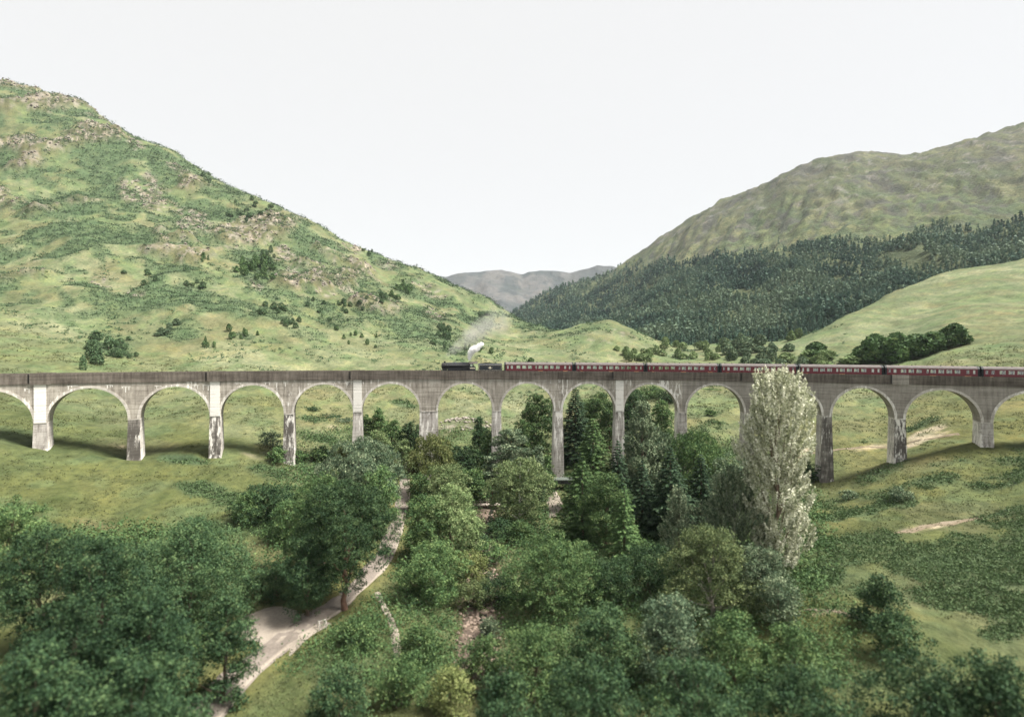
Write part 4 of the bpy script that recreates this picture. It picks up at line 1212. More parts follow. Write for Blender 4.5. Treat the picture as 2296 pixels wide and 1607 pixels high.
def spruce_mesh(H, Wd, seed, mat, leaf=0.55, whorls=None, pointy=1.0, open_=0.0):
    g = np.random.default_rng(seed)
    whorls = whorls or int(max(10, H / 0.62))
    P = []; O = []; D = []; T = []
    for k in range(whorls):
        t = (k + 0.4) / whorls
        z = H * (0.05 + 0.95 * t)
        Lb = Wd / 2 * (1 - t) ** (0.85 * pointy) * g.uniform(0.8, 1.12) + 0.12
        nb = int(7 + 5 * (1 - t))
        for j in range(nb):
            a = 2 * math.pi * (j / nb) + k * 1.3 + g.uniform(-.25, .25)
            if g.uniform() < open_: continue
            Lj = Lb * g.uniform(0.72, 1.1)
            m = int(max(5, Lj / 0.065))
            s = np.sqrt(g.uniform(0.02, 1, m)) if Lj > 0.6 else g.uniform(0.0, 1, m)
            dirv = np.array([math.cos(a), math.sin(a), 0])
            side = np.array([-math.sin(a), math.cos(a), 0])
            sag = -0.28 * s * Lj + 0.22 * s ** 2 * Lj * 0.8
            wdt = 0.20 * Lj * (1 - s * 0.75)
            p = dirv * (s * Lj)[:, None] + side * (g.uniform(-1, 1, m) * wdt)[:, None]
            p[:, 2] += z + sag + g.normal(0, 0.05, m) - 0.10 * np.abs(g.normal(0, 1, m))
            P.append(p); O.append(np.tile(np.array([math.cos(a) * 0.35, math.sin(a) * 0.35, 0.9]), (m, 1)))
            D.append(np.tile(dirv * 0.85 + np.array([0, 0, -0.35]), (m, 1)) + side * g.uniform(-.7, .7, m)[:, None])
            T.append(np.clip(0.22 + 0.5 * s + g.normal(0, 0.13, m), 0, 1))
    P = np.concatenate(P); O = np.concatenate(O); D = np.concatenate(D); T = np.concatenate(T)
    V, Q = leaf_quads(P, O, leaf, g, 0.42, 0.6, D)
    me = np_mesh('crown', V, Q, mat)
    tint_attr(me, T)
    return me

def spruce(u, vtop, Y, wpx, label, mat=None, name='spruce_tree', kind='spruce', **k):
    X = (u - CU) / F * Y; g0 = gz(X, Y)
    H = ZC - (vtop - VH) / F * Y - g0
    root = tag(empty(name, (X, Y, g0)), label, kind)
    link('crown', spruce_mesh(H, wpx / F * Y, int(u + vtop), mat or L_CON, **k), root)
    V, Q = tube_path([(0, 0, -0.8), (0, 0, H * 0.5), (0, 0, H * 0.98)], [0.022 * H, 0.012 * H, 0.02], 8)
    link('trunk', np_mesh('trunk', V, Q, BARK, True), root)
    return root

# ------------------------------------------------------------------ the near trees, from the viaduct towards the viewer
B = broadleaf
# behind and at the foot of the viaduct
spruce(1290, 861, 166, 112, 'tall dark spruce standing right behind the tallest bare pier', leaf=0.6)
B(1206, 884, 176, 92, 'dark green tree close behind the left side of the tallest pier', mat=L_MID, prof='tall', base=0.05, dens=1.1)
B(1172, 940, 170, 56, 'smaller rounded tree left of the dark tree behind the tallest pier', mat=L_MID, prof='round', base=0.03)
B(1345, 880, 190, 78, 'leafy tree filling the arch right of the dark spruce', mat=L_MID, prof='round', base=0.05)
B(1318, 895, 200, 60, 'pale leafy tree between the dark spruce and the next pier', mat=L_LIGHT, prof='round', base=0.05)
B(1368, 900, 176, 50, 'bushy tree touching the left side of the pier with the silver treetop', mat=L_MID, prof='tall', base=0.05)
B(1482, 897, 178, 62, 'round dark bush on the bank seen through the arch', kind='bush', name='round_bush', mat=L_MID, prof='dome', base=0.0, clump=0.8)
B(1420, 872, 215, 60, 'dark tree at the left of the arch with the grassy bank', mat=L_DARK, prof='round', base=0.05)
B(1455, 864, 235, 70, 'bright green tree high in the arch with the grassy bank', mat=L_MID, prof='round', base=0.02)
B(1500, 876, 228, 58, 'dark tree at the right of the arch with the grassy bank', mat=L_DARK, prof='round', base=0.02)
B(1408, 905, 188, 46, 'narrow dark tree just right of a pier behind the silver treetop', mat=L_DARK, prof='tall', base=0.02)
B(1580, 862, 262, 56, 'dark tree in the top left of the arch beside the white poplar', mat=L_DARK, prof='dome', base=0.0)
B(1622, 858, 264, 64, 'dark tree in the top right of the arch beside the white poplar', mat=L_DARK, prof='dome', base=0.0)
B(1600, 872, 250, 50, 'low dark tree in front of the pair under the arch crown', mat=L_MID, prof='dome', base=0.0)
B(1592, 917, 205, 26, 'small lone bush on the meadow under the arch', kind='bush', name='round_bush', mat=L_MID, prof='dome', base=0.0)
B(848, 914, 172, 46, 'slim pointed birch right of the white pilastered pier', mat=L_MID, prof='cone', base=0.05)
B(822, 930, 172, 40, 'short birch hard against the white pilastered pier', mat=L_MID, prof='cone', base=0.04)
B(878, 940, 170, 52, 'bushy young tree in the middle of the thicket left of the wide pier', mat=L_MID, prof='round', base=0.03)
B(920, 945, 166, 54, 'dark young tree beside the left edge of the wide pier', mat=L_DARK, prof='round', base=0.03)
B(850, 965, 162, 60, 'low leafy tree at the front of the thicket by the white pier', mat=L_LIGHT, prof='dome', base=0.02)
B(905, 985, 150, 48, 'small round olive bush at the head of the gravel path', kind='bush', name='round_bush', mat=L_LIGHT, prof='dome', base=0.0, clump=0.7)
B(938, 985, 156, 40, 'low dark bush under the left edge of the wide pier', kind='bush', name='round_bush', mat=L_DARK, prof='dome', base=0.0)
B(700, 911, 196, 46, 'dark bush standing tallest on the bank left of the white pier', kind='bush', name='round_bush', mat=L_DARK, prof='dome', base=0.0)
B(738, 926, 192, 58, 'wide dark bush in the middle of the bank behind the viaduct', kind='bush', name='round_bush', mat=L_DARK, prof='dome', base=0.0)
B(775, 935, 188, 48, 'pale bush at the right end of the bank behind the viaduct', kind='bush', name='round_bush', mat=L_SILV, prof='dome', base=0.0)
B(606, 965, 150, 54, 'slender sapling left of the stained pier foot', mat=L_SILV, prof='round', base=0.02, dens=0.55)
B(625, 1000, 142, 50, 'leafy shrub at the left foot of the stained pier', kind='shrub', name='leafy_shrub', mat=L_MID, prof='dome', base=0.0)
B(668, 1010, 146, 50, 'leafy shrub at the right foot of the stained pier', kind='shrub', name='leafy_shrub', mat=L_MID, prof='dome', base=0.0)
B(720, 1000, 150, 70, 'green scrub between the stained pier and the white pier', kind='shrub', name='leafy_shrub', mat=L_MID, prof='dome', base=0.0)
B(775, 1000, 152, 50, 'yellowish scrub left of the foot of the white pier', kind='shrub', name='leafy_shrub', mat=L_YEL, prof='dome', base=0.0)
B(1075, 934, 166, 50, 'pointed dark green tree left of the pier with the first coach above', mat=L_DARK, prof='cone', base=0.04)
B(1095, 965, 156, 40, 'leafy young tree at the left edge of the slim pier', mat=L_MID, prof='tall', base=0.03)
B(1040, 1000, 146, 84, 'broad dark green tree right of the yellowish birch', mat=L_DARK, prof='round', base=0.05)
B(1055, 1050, 134, 76, 'dark green tree behind the plank footbridge', mat=L_MID, prof='round', base=0.05)
B(1145, 960, 143, 112, 'spreading Scots pine with flat layers of needles before the slim pier', kind='pine', name='pine_tree', mat=L_SILV, prof='tall', base=0.18, flat=True, lob=22, bark=BARK_R, light=0.05)
B(1105, 1020, 138, 60, 'smaller Scots pine left of the spreading pine', kind='pine', name='pine_tree', mat=L_SILV, prof='round', base=0.15, flat=True, lob=14, bark=BARK_R)
B(1207, 1000, 138, 50, 'pale pointed young tree just left of the tallest pier', mat=L_SILV, prof='cone', base=0.05)
B(1225, 1020, 142, 44, 'olive shrub against the left side of the tallest pier', kind='shrub', name='leafy_shrub', mat=L_MID, prof='dome', base=0.0)
# middle row
B(1165, 1029, 119, 138, 'broad pale green tree with a rounded top in front of the tallest pier', mat=L_LIGHT, prof='round', base=0.12, light=0.08, bark=BARK_W, dens=1.15)
B(970, 974, 136, 112, 'yellowish birch with white limbs right of the gravel path', mat=L_YEL, prof='round', base=0.08, bark=BARK_W, droop=0.5)
B(1002, 1040, 122, 92, 'pale yellow green tree in front of the yellowish birch', mat=L_LIGHT, prof='round', base=0.08, light=0.06)
B(942, 1060, 125, 56, 'dark leafy tree beside the upper gravel path', mat=L_MID, prof='tall', base=0.05)
B(1010, 1088, 100, 130, 'tall light green tree leaning over the stream left bank', mat=L_LIGHT, prof='tall', base=0.05, dens=1.1)
B(950, 1110, 97, 92, 'leafy green tree on the right edge of the gravel path', mat=L_MID, prof='tall', base=0.05)
B(970, 1215, 83, 136, 'deep green tree standing lowest right of the gravel path', mat=L_MID, prof='tall', base=0.05, dens=1.15)
B(1058, 1235, 88, 70, 'yellow green leafy tree above the stony stream', mat=L_YEL, prof='round', base=0.06)
B(1098, 1210, 100, 80, 'dull olive tree overhanging the stream', mat=L_MID, prof='round', base=0.05, dens=0.8)
B(1115, 1290, 84, 90, 'dark shaded bush on the right bank of the stream', kind='bush', name='round_bush', mat=L_DARK, prof='dome', base=0.0)
B(1170, 1165, 108, 60, 'young feathery larch below the broad pale tree', kind='larch', name='larch_tree', mat=L_MID, prof='cone', base=0.04)
B(810, 984, 120, 168, 'grey green willow with a broad crown left of the upper gravel path', kind='willow', name='willow_tree', mat=L_SILV, prof='round', base=0.08, dens=1.2, droop=0.35)
B(852, 1045, 106, 84, 'light green tree right of the big dark tree by the path', mat=L_MID, prof='round', base=0.05)
B(718, 1063, 86, 130, 'tall green tree joined to the left of the big path side tree', mat=L_MID, prof='tall', base=0.08)
B(775, 1078, 77, 190, 'big dark oak with a reddish trunk overhanging the gravel path', kind='oak', name='oak_tree', mat=L_DARK, prof='round', base=0.20, dens=1.25, bark=BARK_R, trunk_r=0.42, light=0.05)
B(690, 1190, 74, 110, 'dark low limb heavy tree left of the reddish trunk', mat=L_DARK, prof='round', base=0.05)
B(600, 1083, 110, 134, 'wide dark thicket of hawthorn in the bracken', kind='thicket', name='hawthorn_thicket', mat=L_DARK, prof='dome', base=0.0, dens=1.1)
B(560, 1100, 107, 70, 'lower left lump of dark scrub beside the hawthorn thicket', kind='shrub', name='leafy_shrub', mat=L_MID, prof='dome', base=0.0)
B(650, 1120, 100, 90, 'green scrub between the hawthorn thicket and the tall green tree', kind='shrub', name='leafy_shrub', mat=L_MID, prof='dome', base=0.0)
spruce(1503, 1000, 104, 170, 'dark drooping spruce in the middle of the right hand wood', leaf=0.5)
spruce(1440, 1030, 108, 130, 'dark spruce left of the drooping spruce', leaf=0.5)
spruce(1385, 985, 122, 110, 'dark pointed spruce between the conical cypress and the silver poplar', leaf=0.5)
spruce(1572, 1015, 108, 140, 'second dark spruce right of the drooping spruce', leaf=0.5)
spruce(1330, 935, 128, 150, 'dense bright green conical cypress right of the tallest pier', mat=L_CYP, leaf=0.5, kind='cypress', name='cypress_tree', pointy=0.8)
spruce(1306, 1030, 106, 150, 'dense green cypress in front of the taller conical cypress', mat=L_CYP, leaf=0.45, kind='cypress', name='cypress_tree', pointy=0.75)
spruce(1400, 1085, 93, 110, 'slim grey green spruce in front of the dense green trees', mat=L_CYP, leaf=0.42)
B(1360, 1060, 100, 100, 'leafy green tree between the dense green tree and the slim spruce', mat=L_MID, prof='tall', base=0.05)
B(1440, 900, 127, 108, 'pointed silver poplar rising before a pier, fourth from the tallest pier', kind='poplar', name='silver_poplar', mat=L_SILV, prof='cone', base=0.04, tip_up=1.3, light=0.16, dens=1.25)
B(1482, 968, 130, 90, 'silver green birch right of the pointed silver poplar', mat=L_SILV, prof='tall', base=0.05, droop=0.4)
B(1555, 968, 126, 150, 'drooping bright green birch below the grassy bank', kind='birch', name='birch_tree', mat=L_MID, prof='dome', base=0.05, droop=0.9, dens=1.15)
B(1640, 1020, 116, 90, 'pale willow left of the white poplar', kind='willow', name='willow_tree', mat=L_SILV, prof='round', base=0.04)
B(1522, 1092, 90, 78, 'silvery willow with upright shoots at the left of the right hand wood', kind='willow', name='willow_tree', mat=L_SILV, prof='cone', base=0.04, tip_up=1.4, light=0.22)
B(1645, 1050, 88, 150, 'large silver green willow with upright shoots before the white poplar', kind='willow', name='willow_tree', mat=L_SILV, prof='dome', base=0.04, tip_up=1.4, light=0.18, dens=1.25, bark=BARK_W)
B(1744, 824, 84, 160, 'tall white leaved poplar reaching above the train', kind='poplar', name='white_poplar', mat=L_WHITE, prof='poplar', base=0.03, leaf=0.27, dens=1.45, tip_up=1.9, lob=46, clump=1.5, light=0.13, zb=0.3, limbs=26, trunk_r=0.3, bark=BARK)
B(1455, 1220, 82, 130, 'dark leafy tree in shade left of the branchy tree', mat=L_DARK, prof='round', base=0.05)
B(1595, 1178, 73, 190, 'olive green tree with bare grey limbs showing, lower right of the wood', mat=L_OLIVE, prof='dome', base=0.06, dens=1.0, trunk_r=0.3, limbs=18, bark=plain('bark_grey', (0.26, 0.23, 0.20), 0.9), light=0.05)
B(1705, 1225, 74, 120, 'grey green tree between the olive tree and the white poplar', mat=L_SILV, prof='tall', base=0.04)
B(1745, 1290, 68, 80, 'grey green bush at the foot of the white poplar', kind='bush', name='round_bush', mat=L_SILV, prof='dome', base=0.0)
B(1247, 1204, 80, 210, 'broad green domed tree in the lower middle of the view', mat=L_MID, prof='dome', base=0.03, dens=1.25, lob=36)
B(1370, 1255, 79, 110, 'dark green tree right of the domed tree', mat=L_DARK, prof='round', base=0.05)
B(1062, 1300, 82, 74, 'olive tree leaning over the stones of the stream from the left', mat=L_OLIVE, prof='round', base=0.05)
B(1120, 1160, 112, 70, 'dark alder on the right bank just below the footbridge', kind='alder', name='alder_tree', mat=L_DARK, prof='round', base=0.05)
B(1078, 1195, 106, 44, 'small dark alder on the left bank below the footbridge', kind='alder', name='alder_tree', mat=L_DARK, prof='tall', base=0.05)
B(1100, 1385, 74, 40, 'small grey green willow scrub growing on the stream stones', kind='shrub', name='leafy_shrub', mat=L_SILV, prof='dome', base=0.0)
# the blurred front row
B(425, 1166, 73, 250, 'leafy dark green tree left of the gravel turnout', mat=L_DARK, prof='dome', base=0.03, dens=1.1, light=0.08, lob=36)
B(228, 1205, 60, 210, 'dark tree at the left in front of the meadow', mat=L_DARK, prof='dome', base=0.03, light=-0.12)
B(95, 1180, 62, 190, 'dark tree at the far left of the front row', mat=L_DARK, prof='round', base=0.03)
B(20, 1120, 74, 170, 'mid green tree cut by the left edge of the view', mat=L_MID, prof='round', base=0.03)
B(330, 1330, 50, 240, 'dark blurred tree low on the left, below the leafy dark tree', mat=L_DARK, prof='dome', base=0.02, light=-0.18)
B(165, 1340, 47, 230, 'dark blurred tree in the bottom left corner', mat=L_DARK, prof='dome', base=0.02, light=-0.18)
B(505, 1330, 56, 120, 'dark blurred bush at the left end of the gravel turnout', kind='bush', name='round_bush', mat=L_DARK, prof='dome', base=0.0)
B(620, 1265, 80, 120, 'dark hedge like bush at the back of the gravel turnout', kind='bush', name='round_bush', mat=L_DARK, prof='dome', base=0.0)
B(700, 1275, 82, 90, 'dark bush behind the gravel path left of the reddish trunk', kind='bush', name='round_bush', mat=L_DARK, prof='dome', base=0.0)
B(795, 1385, 68, 90, 'bright green bush at the foot of the reddish trunk', kind='bush', name='round_bush', mat=L_MID, prof='dome', base=0.0)
B(945, 1400, 66, 90, 'bright green bush beside the foot trail', kind='bush', name='round_bush', mat=L_MID, prof='dome', base=0.0)
B(900, 1470, 57, 110, 'dark green bush between the path and the stream at the bottom', kind='bush', name='round_bush', mat=L_MID, prof='dome', base=0.0)
B(760, 1500, 54, 130, 'dark green bush right of the path at the bottom', kind='bush', name='round_bush', mat=L_DARK, prof='dome', base=0.0)
B(1082, 1425, 62, 110, 'dark green alder over the stream bed at the bottom', kind='alder', name='alder_tree', mat=L_MID, prof='dome', base=0.0)
B(1010, 1495, 56, 90, 'olive bush at the stream in the bottom middle', kind='bush', name='round_bush', mat=L_YEL, prof='dome', base=0.0)
B(1200, 1400, 58, 170, 'dark green bush below the domed tree', kind='bush', name='round_bush', mat=L_MID, prof='dome', base=0.0)
B(1350, 1360, 60, 160, 'dark shaded bush right of and below the domed tree', kind='bush', name='round_bush', mat=L_DARK, prof='dome', base=0.0)
B(1500, 1335, 60, 160, 'dull green bush below the olive tree', kind='bush', name='round_bush', mat=L_SILV, prof='dome', base=0.0, light=-0.15)
B(1650, 1375, 57, 150, 'dull dark bush at the bottom right of the wood', kind='bush', name='round_bush', mat=L_MID, prof='dome', base=0.0)
B(1780, 1400, 56, 120, 'green bush under the white poplar at the bottom', kind='bush', name='round_bush', mat=L_MID, prof='dome', base=0.0)
B(1975, 1288, 64, 100, 'dark green bush alone on the lower right slope', kind='bush', name='round_bush', mat=L_DARK, prof='cone', base=0.0)
B(2010, 1370, 58, 110, 'dark green bush in the lower right corner', kind='bush', name='round_bush', mat=L_DARK, prof='dome', base=0.0)
B(2018, 1091, 100, 46, vb=1120, label='small grey green bush on the right slope below the viaduct', kind='bush', name='round_bush', mat=L_SILV, prof='dome', base=0.0)
B(1905, 1098, 110, 38, vb=1117, label='low pale bush on the slope right of the white poplar', kind='bush', name='round_bush', mat=L_SILV, prof='dome', base=0.0)
B(1800, 1030, 146, 70, 'dark low bush at the left foot of the stained right pier', kind='bush', name='round_bush', mat=L_DARK, prof='dome', base=0.0)
for k, (u, vt, Y, w) in enumerate([(1330, 1490, 47, 230), (1560, 1480, 46, 240), (1800, 1500, 45, 240), (2060, 1480, 46, 220), (2240, 1470, 44, 200), (1130, 1510, 48, 160), (300, 1470, 41, 240), (80, 1450, 40, 230)]):
    B(u, vt, Y, w, ['blurred green bush at the bottom edge below the domed tree', 'blurred green bush at the bottom edge below the olive tree', 'blurred green bush at the bottom edge below the white poplar', 'blurred dark bush at the bottom edge right of the poplar', 'blurred dark bush in the bottom right corner of the view', 'blurred green bush at the bottom edge beside the stream', 'blurred dark bush at the bottom edge left of the gravel path', 'blurred dark bush in the bottom left corner of the view'][k], kind='bush', name='round_bush', mat=L_DARK, prof='dome', base=0.0, light=-0.1)
# ------------------------------------------------------------------ ground cover
def scatter(n, a0, a1, y0, y1, g):
    a = g.uniform(a0, a1, n); Y = np.exp(g.uniform(math.log(y0), math.log(y1), n))
    return a * Y, Y
def cover(name, X, Y, zf, size, per, spread, hgt, mat, g, up=0.55, tint=0.5, asp=0.45, kind='stuff', sink=0.0):
    """sprays of leaf faces standing on the ground at every point, joined into one mesh"""
    n = len(X)
    z = zf(X, Y) - sink
    px = np.repeat(X, per) + g.normal(0, 1, n * per) * np.repeat(spread, per)
    py = np.repeat(Y, per) + g.normal(0, 1, n * per) * np.repeat(spread, per)
    pz = np.repeat(z, per) + np.abs(g.normal(0.35, 0.45, n * per)) * np.repeat(hgt, per)
    out = np.stack([(px - np.repeat(X, per)), (py - np.repeat(Y, per)), np.repeat(hgt, per) * 0.9], 1)
    out /= np.linalg.norm(out, axis=1)[:, None] + 1e-9
    s = np.repeat(size, per)[:, None]
    V, Q = leaf_quads(np.stack([px, py, pz], 1), out, 1.0, g, asp, up)
    c = np.repeat(np.stack([px, py, pz], 1), 3, 0)
    V = c + (V - c) * np.repeat(s, 3, 0)
    me = np_mesh(name, V, Q, mat)
    tint_attr(me, np.clip(np.repeat(g.normal(tint, 0.15, n), per) + g.normal(0, 0.14, n * per), 0, 1))
    return tag(link(name, me), kind=kind)

g4 = np.random.default_rng(44)
def keep_off(X, Y):
    return (dist_line(X, Y, path_line) > 3.4) & (np.hypot(X - turn[:, 0].mean(), Y - turn[:, 1].mean()) > 7)
def front_clear(X, Y):
    return np.abs(np.hypot(X - OX, Y - OY) - (RF + DEP / 2)) > 4.0
# bracken
X, Y = scatter(60000, -1.0, 1.0, 45, 250, g4)
fm, rm = masks(X, Y, ground_z(X, Y))
k = (fm > g4.uniform(0.35, 0.9, len(X))) & keep_off(X, Y) & front_clear(X, Y)
X, Y = X[k][:12000], Y[k][:12000]
sz = np.clip(0.0036 * Y, 0.32, 0.9)
cover('bracken', X, Y, ground_z, sz, 18, sz * 1.5, sz * 1.1, L_FERN, g4)
X, Y = scatter(120000, -1.0, 0.55, 230, 1000, g4)
zz = ground_z(X, Y); fm, rm = masks(X, Y, zz)
k = (fm > g4.uniform(0.3, 0.9, len(X)))
X, Y = X[k][:16000], Y[k][:16000]
sz = np.clip(0.0026 * Y, 0.7, 2.0)
cover('hillside_bracken', X, Y, ground_z, sz, 7, sz * 1.5, sz * 0.45, L_HFERN, g4, up=0.8, tint=0.5)
# grass tussocks and rushes
X, Y = scatter(90000, -1.05, 1.05, 40, 260, g4)
k = keep_off(X, Y) & front_clear(X, Y) & (fbm(X / 8, Y / 10, 3, 131) > 0.46)
X, Y = X[k][:30000], Y[k][:30000]
sz = np.clip(0.0032 * Y, 0.26, 0.7)
cover('grass_tussocks', X, Y, ground_z, sz, 5, sz * 0.9, sz * 0.5, L_GRASS, g4, up=0.35, tint=0.30, asp=0.3)
# dark low scrub: heather knots and small bushes no one could count, on the hillside
X, Y = scatter(30000, -1.0, 0.6, 240, 950, g4)
zz = ground_z(X, Y); fm, rm = masks(X, Y, zz)
k = (fbm(X / 24, Y / 30, 3, 141) + 0.25 * fm + 0.3 * crag(X, Y, zz) > 0.60)
X, Y = X[k][:4200], Y[k][:4200]
sz = np.clip(0.0028 * Y, 0.7, 1.8)
cover('hillside_scrub', X, Y, ground_z, sz, 12, sz * 0.8, sz * 1.1, L_HILL, g4, tint=0.35)
# undergrowth below the wood
WOOD = [(1150, 1040, 300, 170), (1330, 1180, 260, 260), (1600, 1250, 260, 260), (960, 1200, 90, 230), (1250, 1450, 700, 120), (1500, 1450, 500, 150), (720, 1180, 140, 160), (300, 1330, 300, 150), (860, 960, 90, 60), (1380, 930, 150, 60), (720, 1000, 70, 40), (840, 1400, 100, 60), (960, 1420, 60, 60)]
X, Y = scatter(60000, -0.8, 0.62, 36, 190, g4)
u_, v_ = proj(X, Y, ground_z(X, Y))
in_w = np.zeros(len(X), bool)
for cu, cv, ru, rv in WOOD: in_w |= ((u_ - cu) / ru) ** 2 + ((v_ - cv) / rv) ** 2 < 1
k = in_w & keep_off(X, Y) & front_clear(X, Y) & ((dist_line(X, Y, stream_line) > 3.0)) & (np.abs(u_ - 1245) > 18 + 40 * ((v_ > 1180) | (v_ < 1080)) * -1)
X, Y = X[k][:5200], Y[k][:5200]
X, Y = X[:4300], Y[:4300]
sz = g4.uniform(0.22, 0.36, len(X)) * np.clip(Y / 80, 0.8, 1.4)
cover('woodland_undergrowth', X, Y, ground_z, sz, 46, sz * 3.4, sz * 4.6, L_MID, g4, tint=0.34, asp=0.6)

# stones along the stream
def stone_mesh(seed):
    g = random.Random(seed)
    bm = bmesh.new(); bmesh.ops.create_icosphere(bm, subdivisions=1, radius=0.5)
    for v in bm.verts: v.co = Vector((v.co.x * g.uniform(.8, 1.3), v.co.y * g.uniform(.7, 1.1), v.co.z * g.uniform(.45, .75)))
    me = bpy.data.meshes.new('stone'); bm.to_mesh(me); bm.free()
    return np.array([v.co[:] for v in me.vertices]), np.array([p.vertices[:] for p in me.polygons])
protos = [stone_mesh(k) for k in range(5)]
def rocks(name, X, Y, S, mat, label=None, cat=None, kind='stuff', zf=ground_z, sink=0.1):
    V = []; Q = []; o = 0
    z = zf(X, Y)
    for i in range(len(X)):
        v, f = protos[i % 5]
        a = g4.uniform(0, 6.28); c, s = math.cos(a), math.sin(a)
        v = v * S[i]
        V.append(np.stack([v[:, 0] * c - v[:, 1] * s + X[i], v[:, 0] * s + v[:, 1] * c + Y[i], v[:, 2] + z[i] + S[i] * (0.25 - sink)], 1)); Q.append(f + o); o += len(v)
    return tag(link(name, np_mesh(name, np.concatenate(V), np.concatenate(Q), mat)), label, cat, None, kind)
M_STONE = plain('stream_stone', (0.19, 0.145, 0.115), 0.9, var=0.45, scale=0.6)
M_CRAG = plain('crag_rock', (0.215, 0.185, 0.165), 0.95, var=0.5, scale=0.25)
ns = 700
t = g4.uniform(0, 1, ns) ** 0.8
ii = t * (len(stream_line) - 1); i0 = np.minimum(ii.astype(int), len(stream_line) - 2)
pp = stream_line[i0] + (stream_line[i0 + 1] - stream_line[i0]) * (ii - i0)[:, None] + g4.normal(0, 1.5, (ns, 2))
rocks('stream_stones', pp[:, 0], pp[:, 1], np.abs(g4.normal(0.35, 0.22, ns)) + 0.18, M_STONE)
# broken rock on the crags
X, Y = scatter(90000, -1.0, 0.3, 260, 950, g4)
zz = ground_z(X, Y); fm, rm = masks(X, Y, zz)
k = rm > g4.uniform(0.35, 1.0, len(X))
X, Y = X[k][:1300], Y[k][:1300]
rocks('crag_boulders', X, Y, np.clip(0.0034 * Y, 1, 3) * g4.uniform(0.5, 1.5, len(X)), M_CRAG)
X, Y = scatter(3000, -0.14, -0.02, 165, 215, g4)
u_, v_ = proj(X, Y, ground_z(X, Y))
k = (((u_ - 1040) / 70) ** 2 + ((v_ - 950) / 16) ** 2 < 1) & (fbm(X / 4, Y / 5, 2, 181) > 0.5)
X, Y = X[k][:110], Y[k][:110]
rocks('meadow_rocks', X, Y, g4.uniform(0.4, 1.5, len(X)), plain('pale_rock', (0.235, 0.21, 0.18), 0.95, var=0.3, scale=0.5))

# ------------------------------------------------------------------ small trees and bushes of the hillside, one object each
def bush_proto(seed, prof, mat, H=1.0, Wd=1.0, nq=420, lob=9):
    g = np.random.default_rng(seed)
    f = PROF[prof]
    n = nq
    t = g.uniform(0.02, 1, n) ** 0.85; a = g.uniform(0, 2 * math.pi, n)
    lobe = 0.82 + 0.18 * np.sin(a * 3 + seed) * np.sin(t * 7 + seed)
    r = f(t) * 0.5 * Wd * lobe * np.sqrt(g.uniform(0.45, 1, n))
    P = np.stack([np.cos(a) * r, np.sin(a) * r, t * H * (0.9 + 0.1 * lobe)], 1)
    out = np.stack([np.cos(a), np.sin(a), (t - 0.3) * 1.6], 1); out /= np.linalg.norm(out, axis=1)[:, None]
    V, Q = leaf_quads(P, out, 0.13, g, 0.7, 0.5)
    tv, tq = tube_path([(0, 0, -0.12), (0, 0, 0.6)], [0.03, 0.008], 5)
    me = np_mesh('bush', np.concatenate([V, tv]), [Q, tq + len(V)])
    me.materials.append(mat); me.materials.append(BARK)
    me.polygons.foreach_set('material_index', np.concatenate([np.zeros(len(Q)), np.ones(len(tq))]).astype(np.int32))
    at = me.attributes.new('tint', 'FLOAT', 'POINT')
    cl = np.sin(P[:, 0] * 9 + seed) * np.sin(P[:, 2] * 8 + seed * 2) * 0.16
    at.data.foreach_set('value', np.concatenate([np.repeat(np.clip(g.normal(0.42, 0.15, n) + cl, 0, 1), 3), np.zeros(len(tv))]).astype(np.float32))
    return me
BP = {'dark': [bush_proto(k, p, L_HILL) for k, p in enumerate(('round', 'dome', 'tall', 'dome'))],
      'birch': [bush_proto(10 + k, p, L_MID) for k, p in enumerate(('tall', 'round', 'cone'))],
      'pale': [bush_proto(20 + k, p, L_LIGHT) for k, p in enumerate(('dome', 'round', 'dome', 'tall'))],
      'oak': [bush_proto(30 + k, p, L_MID, nq=1300) for k, p in enumerate(('round', 'dome', 'round'))],
      'olive': [bush_proto(40 + k, p, L_SILV, nq=500) for k, p in enumerate(('dome', 'round'))]}
hr = random.Random(21)
ORD = 'first second third fourth fifth sixth seventh eighth ninth tenth eleventh twelfth thirteenth fourteenth fifteenth sixteenth seventeenth eighteenth nineteenth twentieth'.split() + ['twenty-' + w for w in 'first second third fourth fifth sixth seventh eighth'.split()]
def place_bush(name, kind, u, v, wpx, hpx, label, cat, group):
    h = hit(u, v)
    if not h: return
    X, Y, z = h
    o = link(name, hr.choice(BP[kind]))
    o.location = (X, Y, z - 0.1)
    sx = wpx / F * Y; sz = hpx / F * Y
    o.scale = (sx, sx, sz)
    o.rotation_euler = (0, 0, hr.uniform(0, 6.28))
    tag(o, label, cat, group)
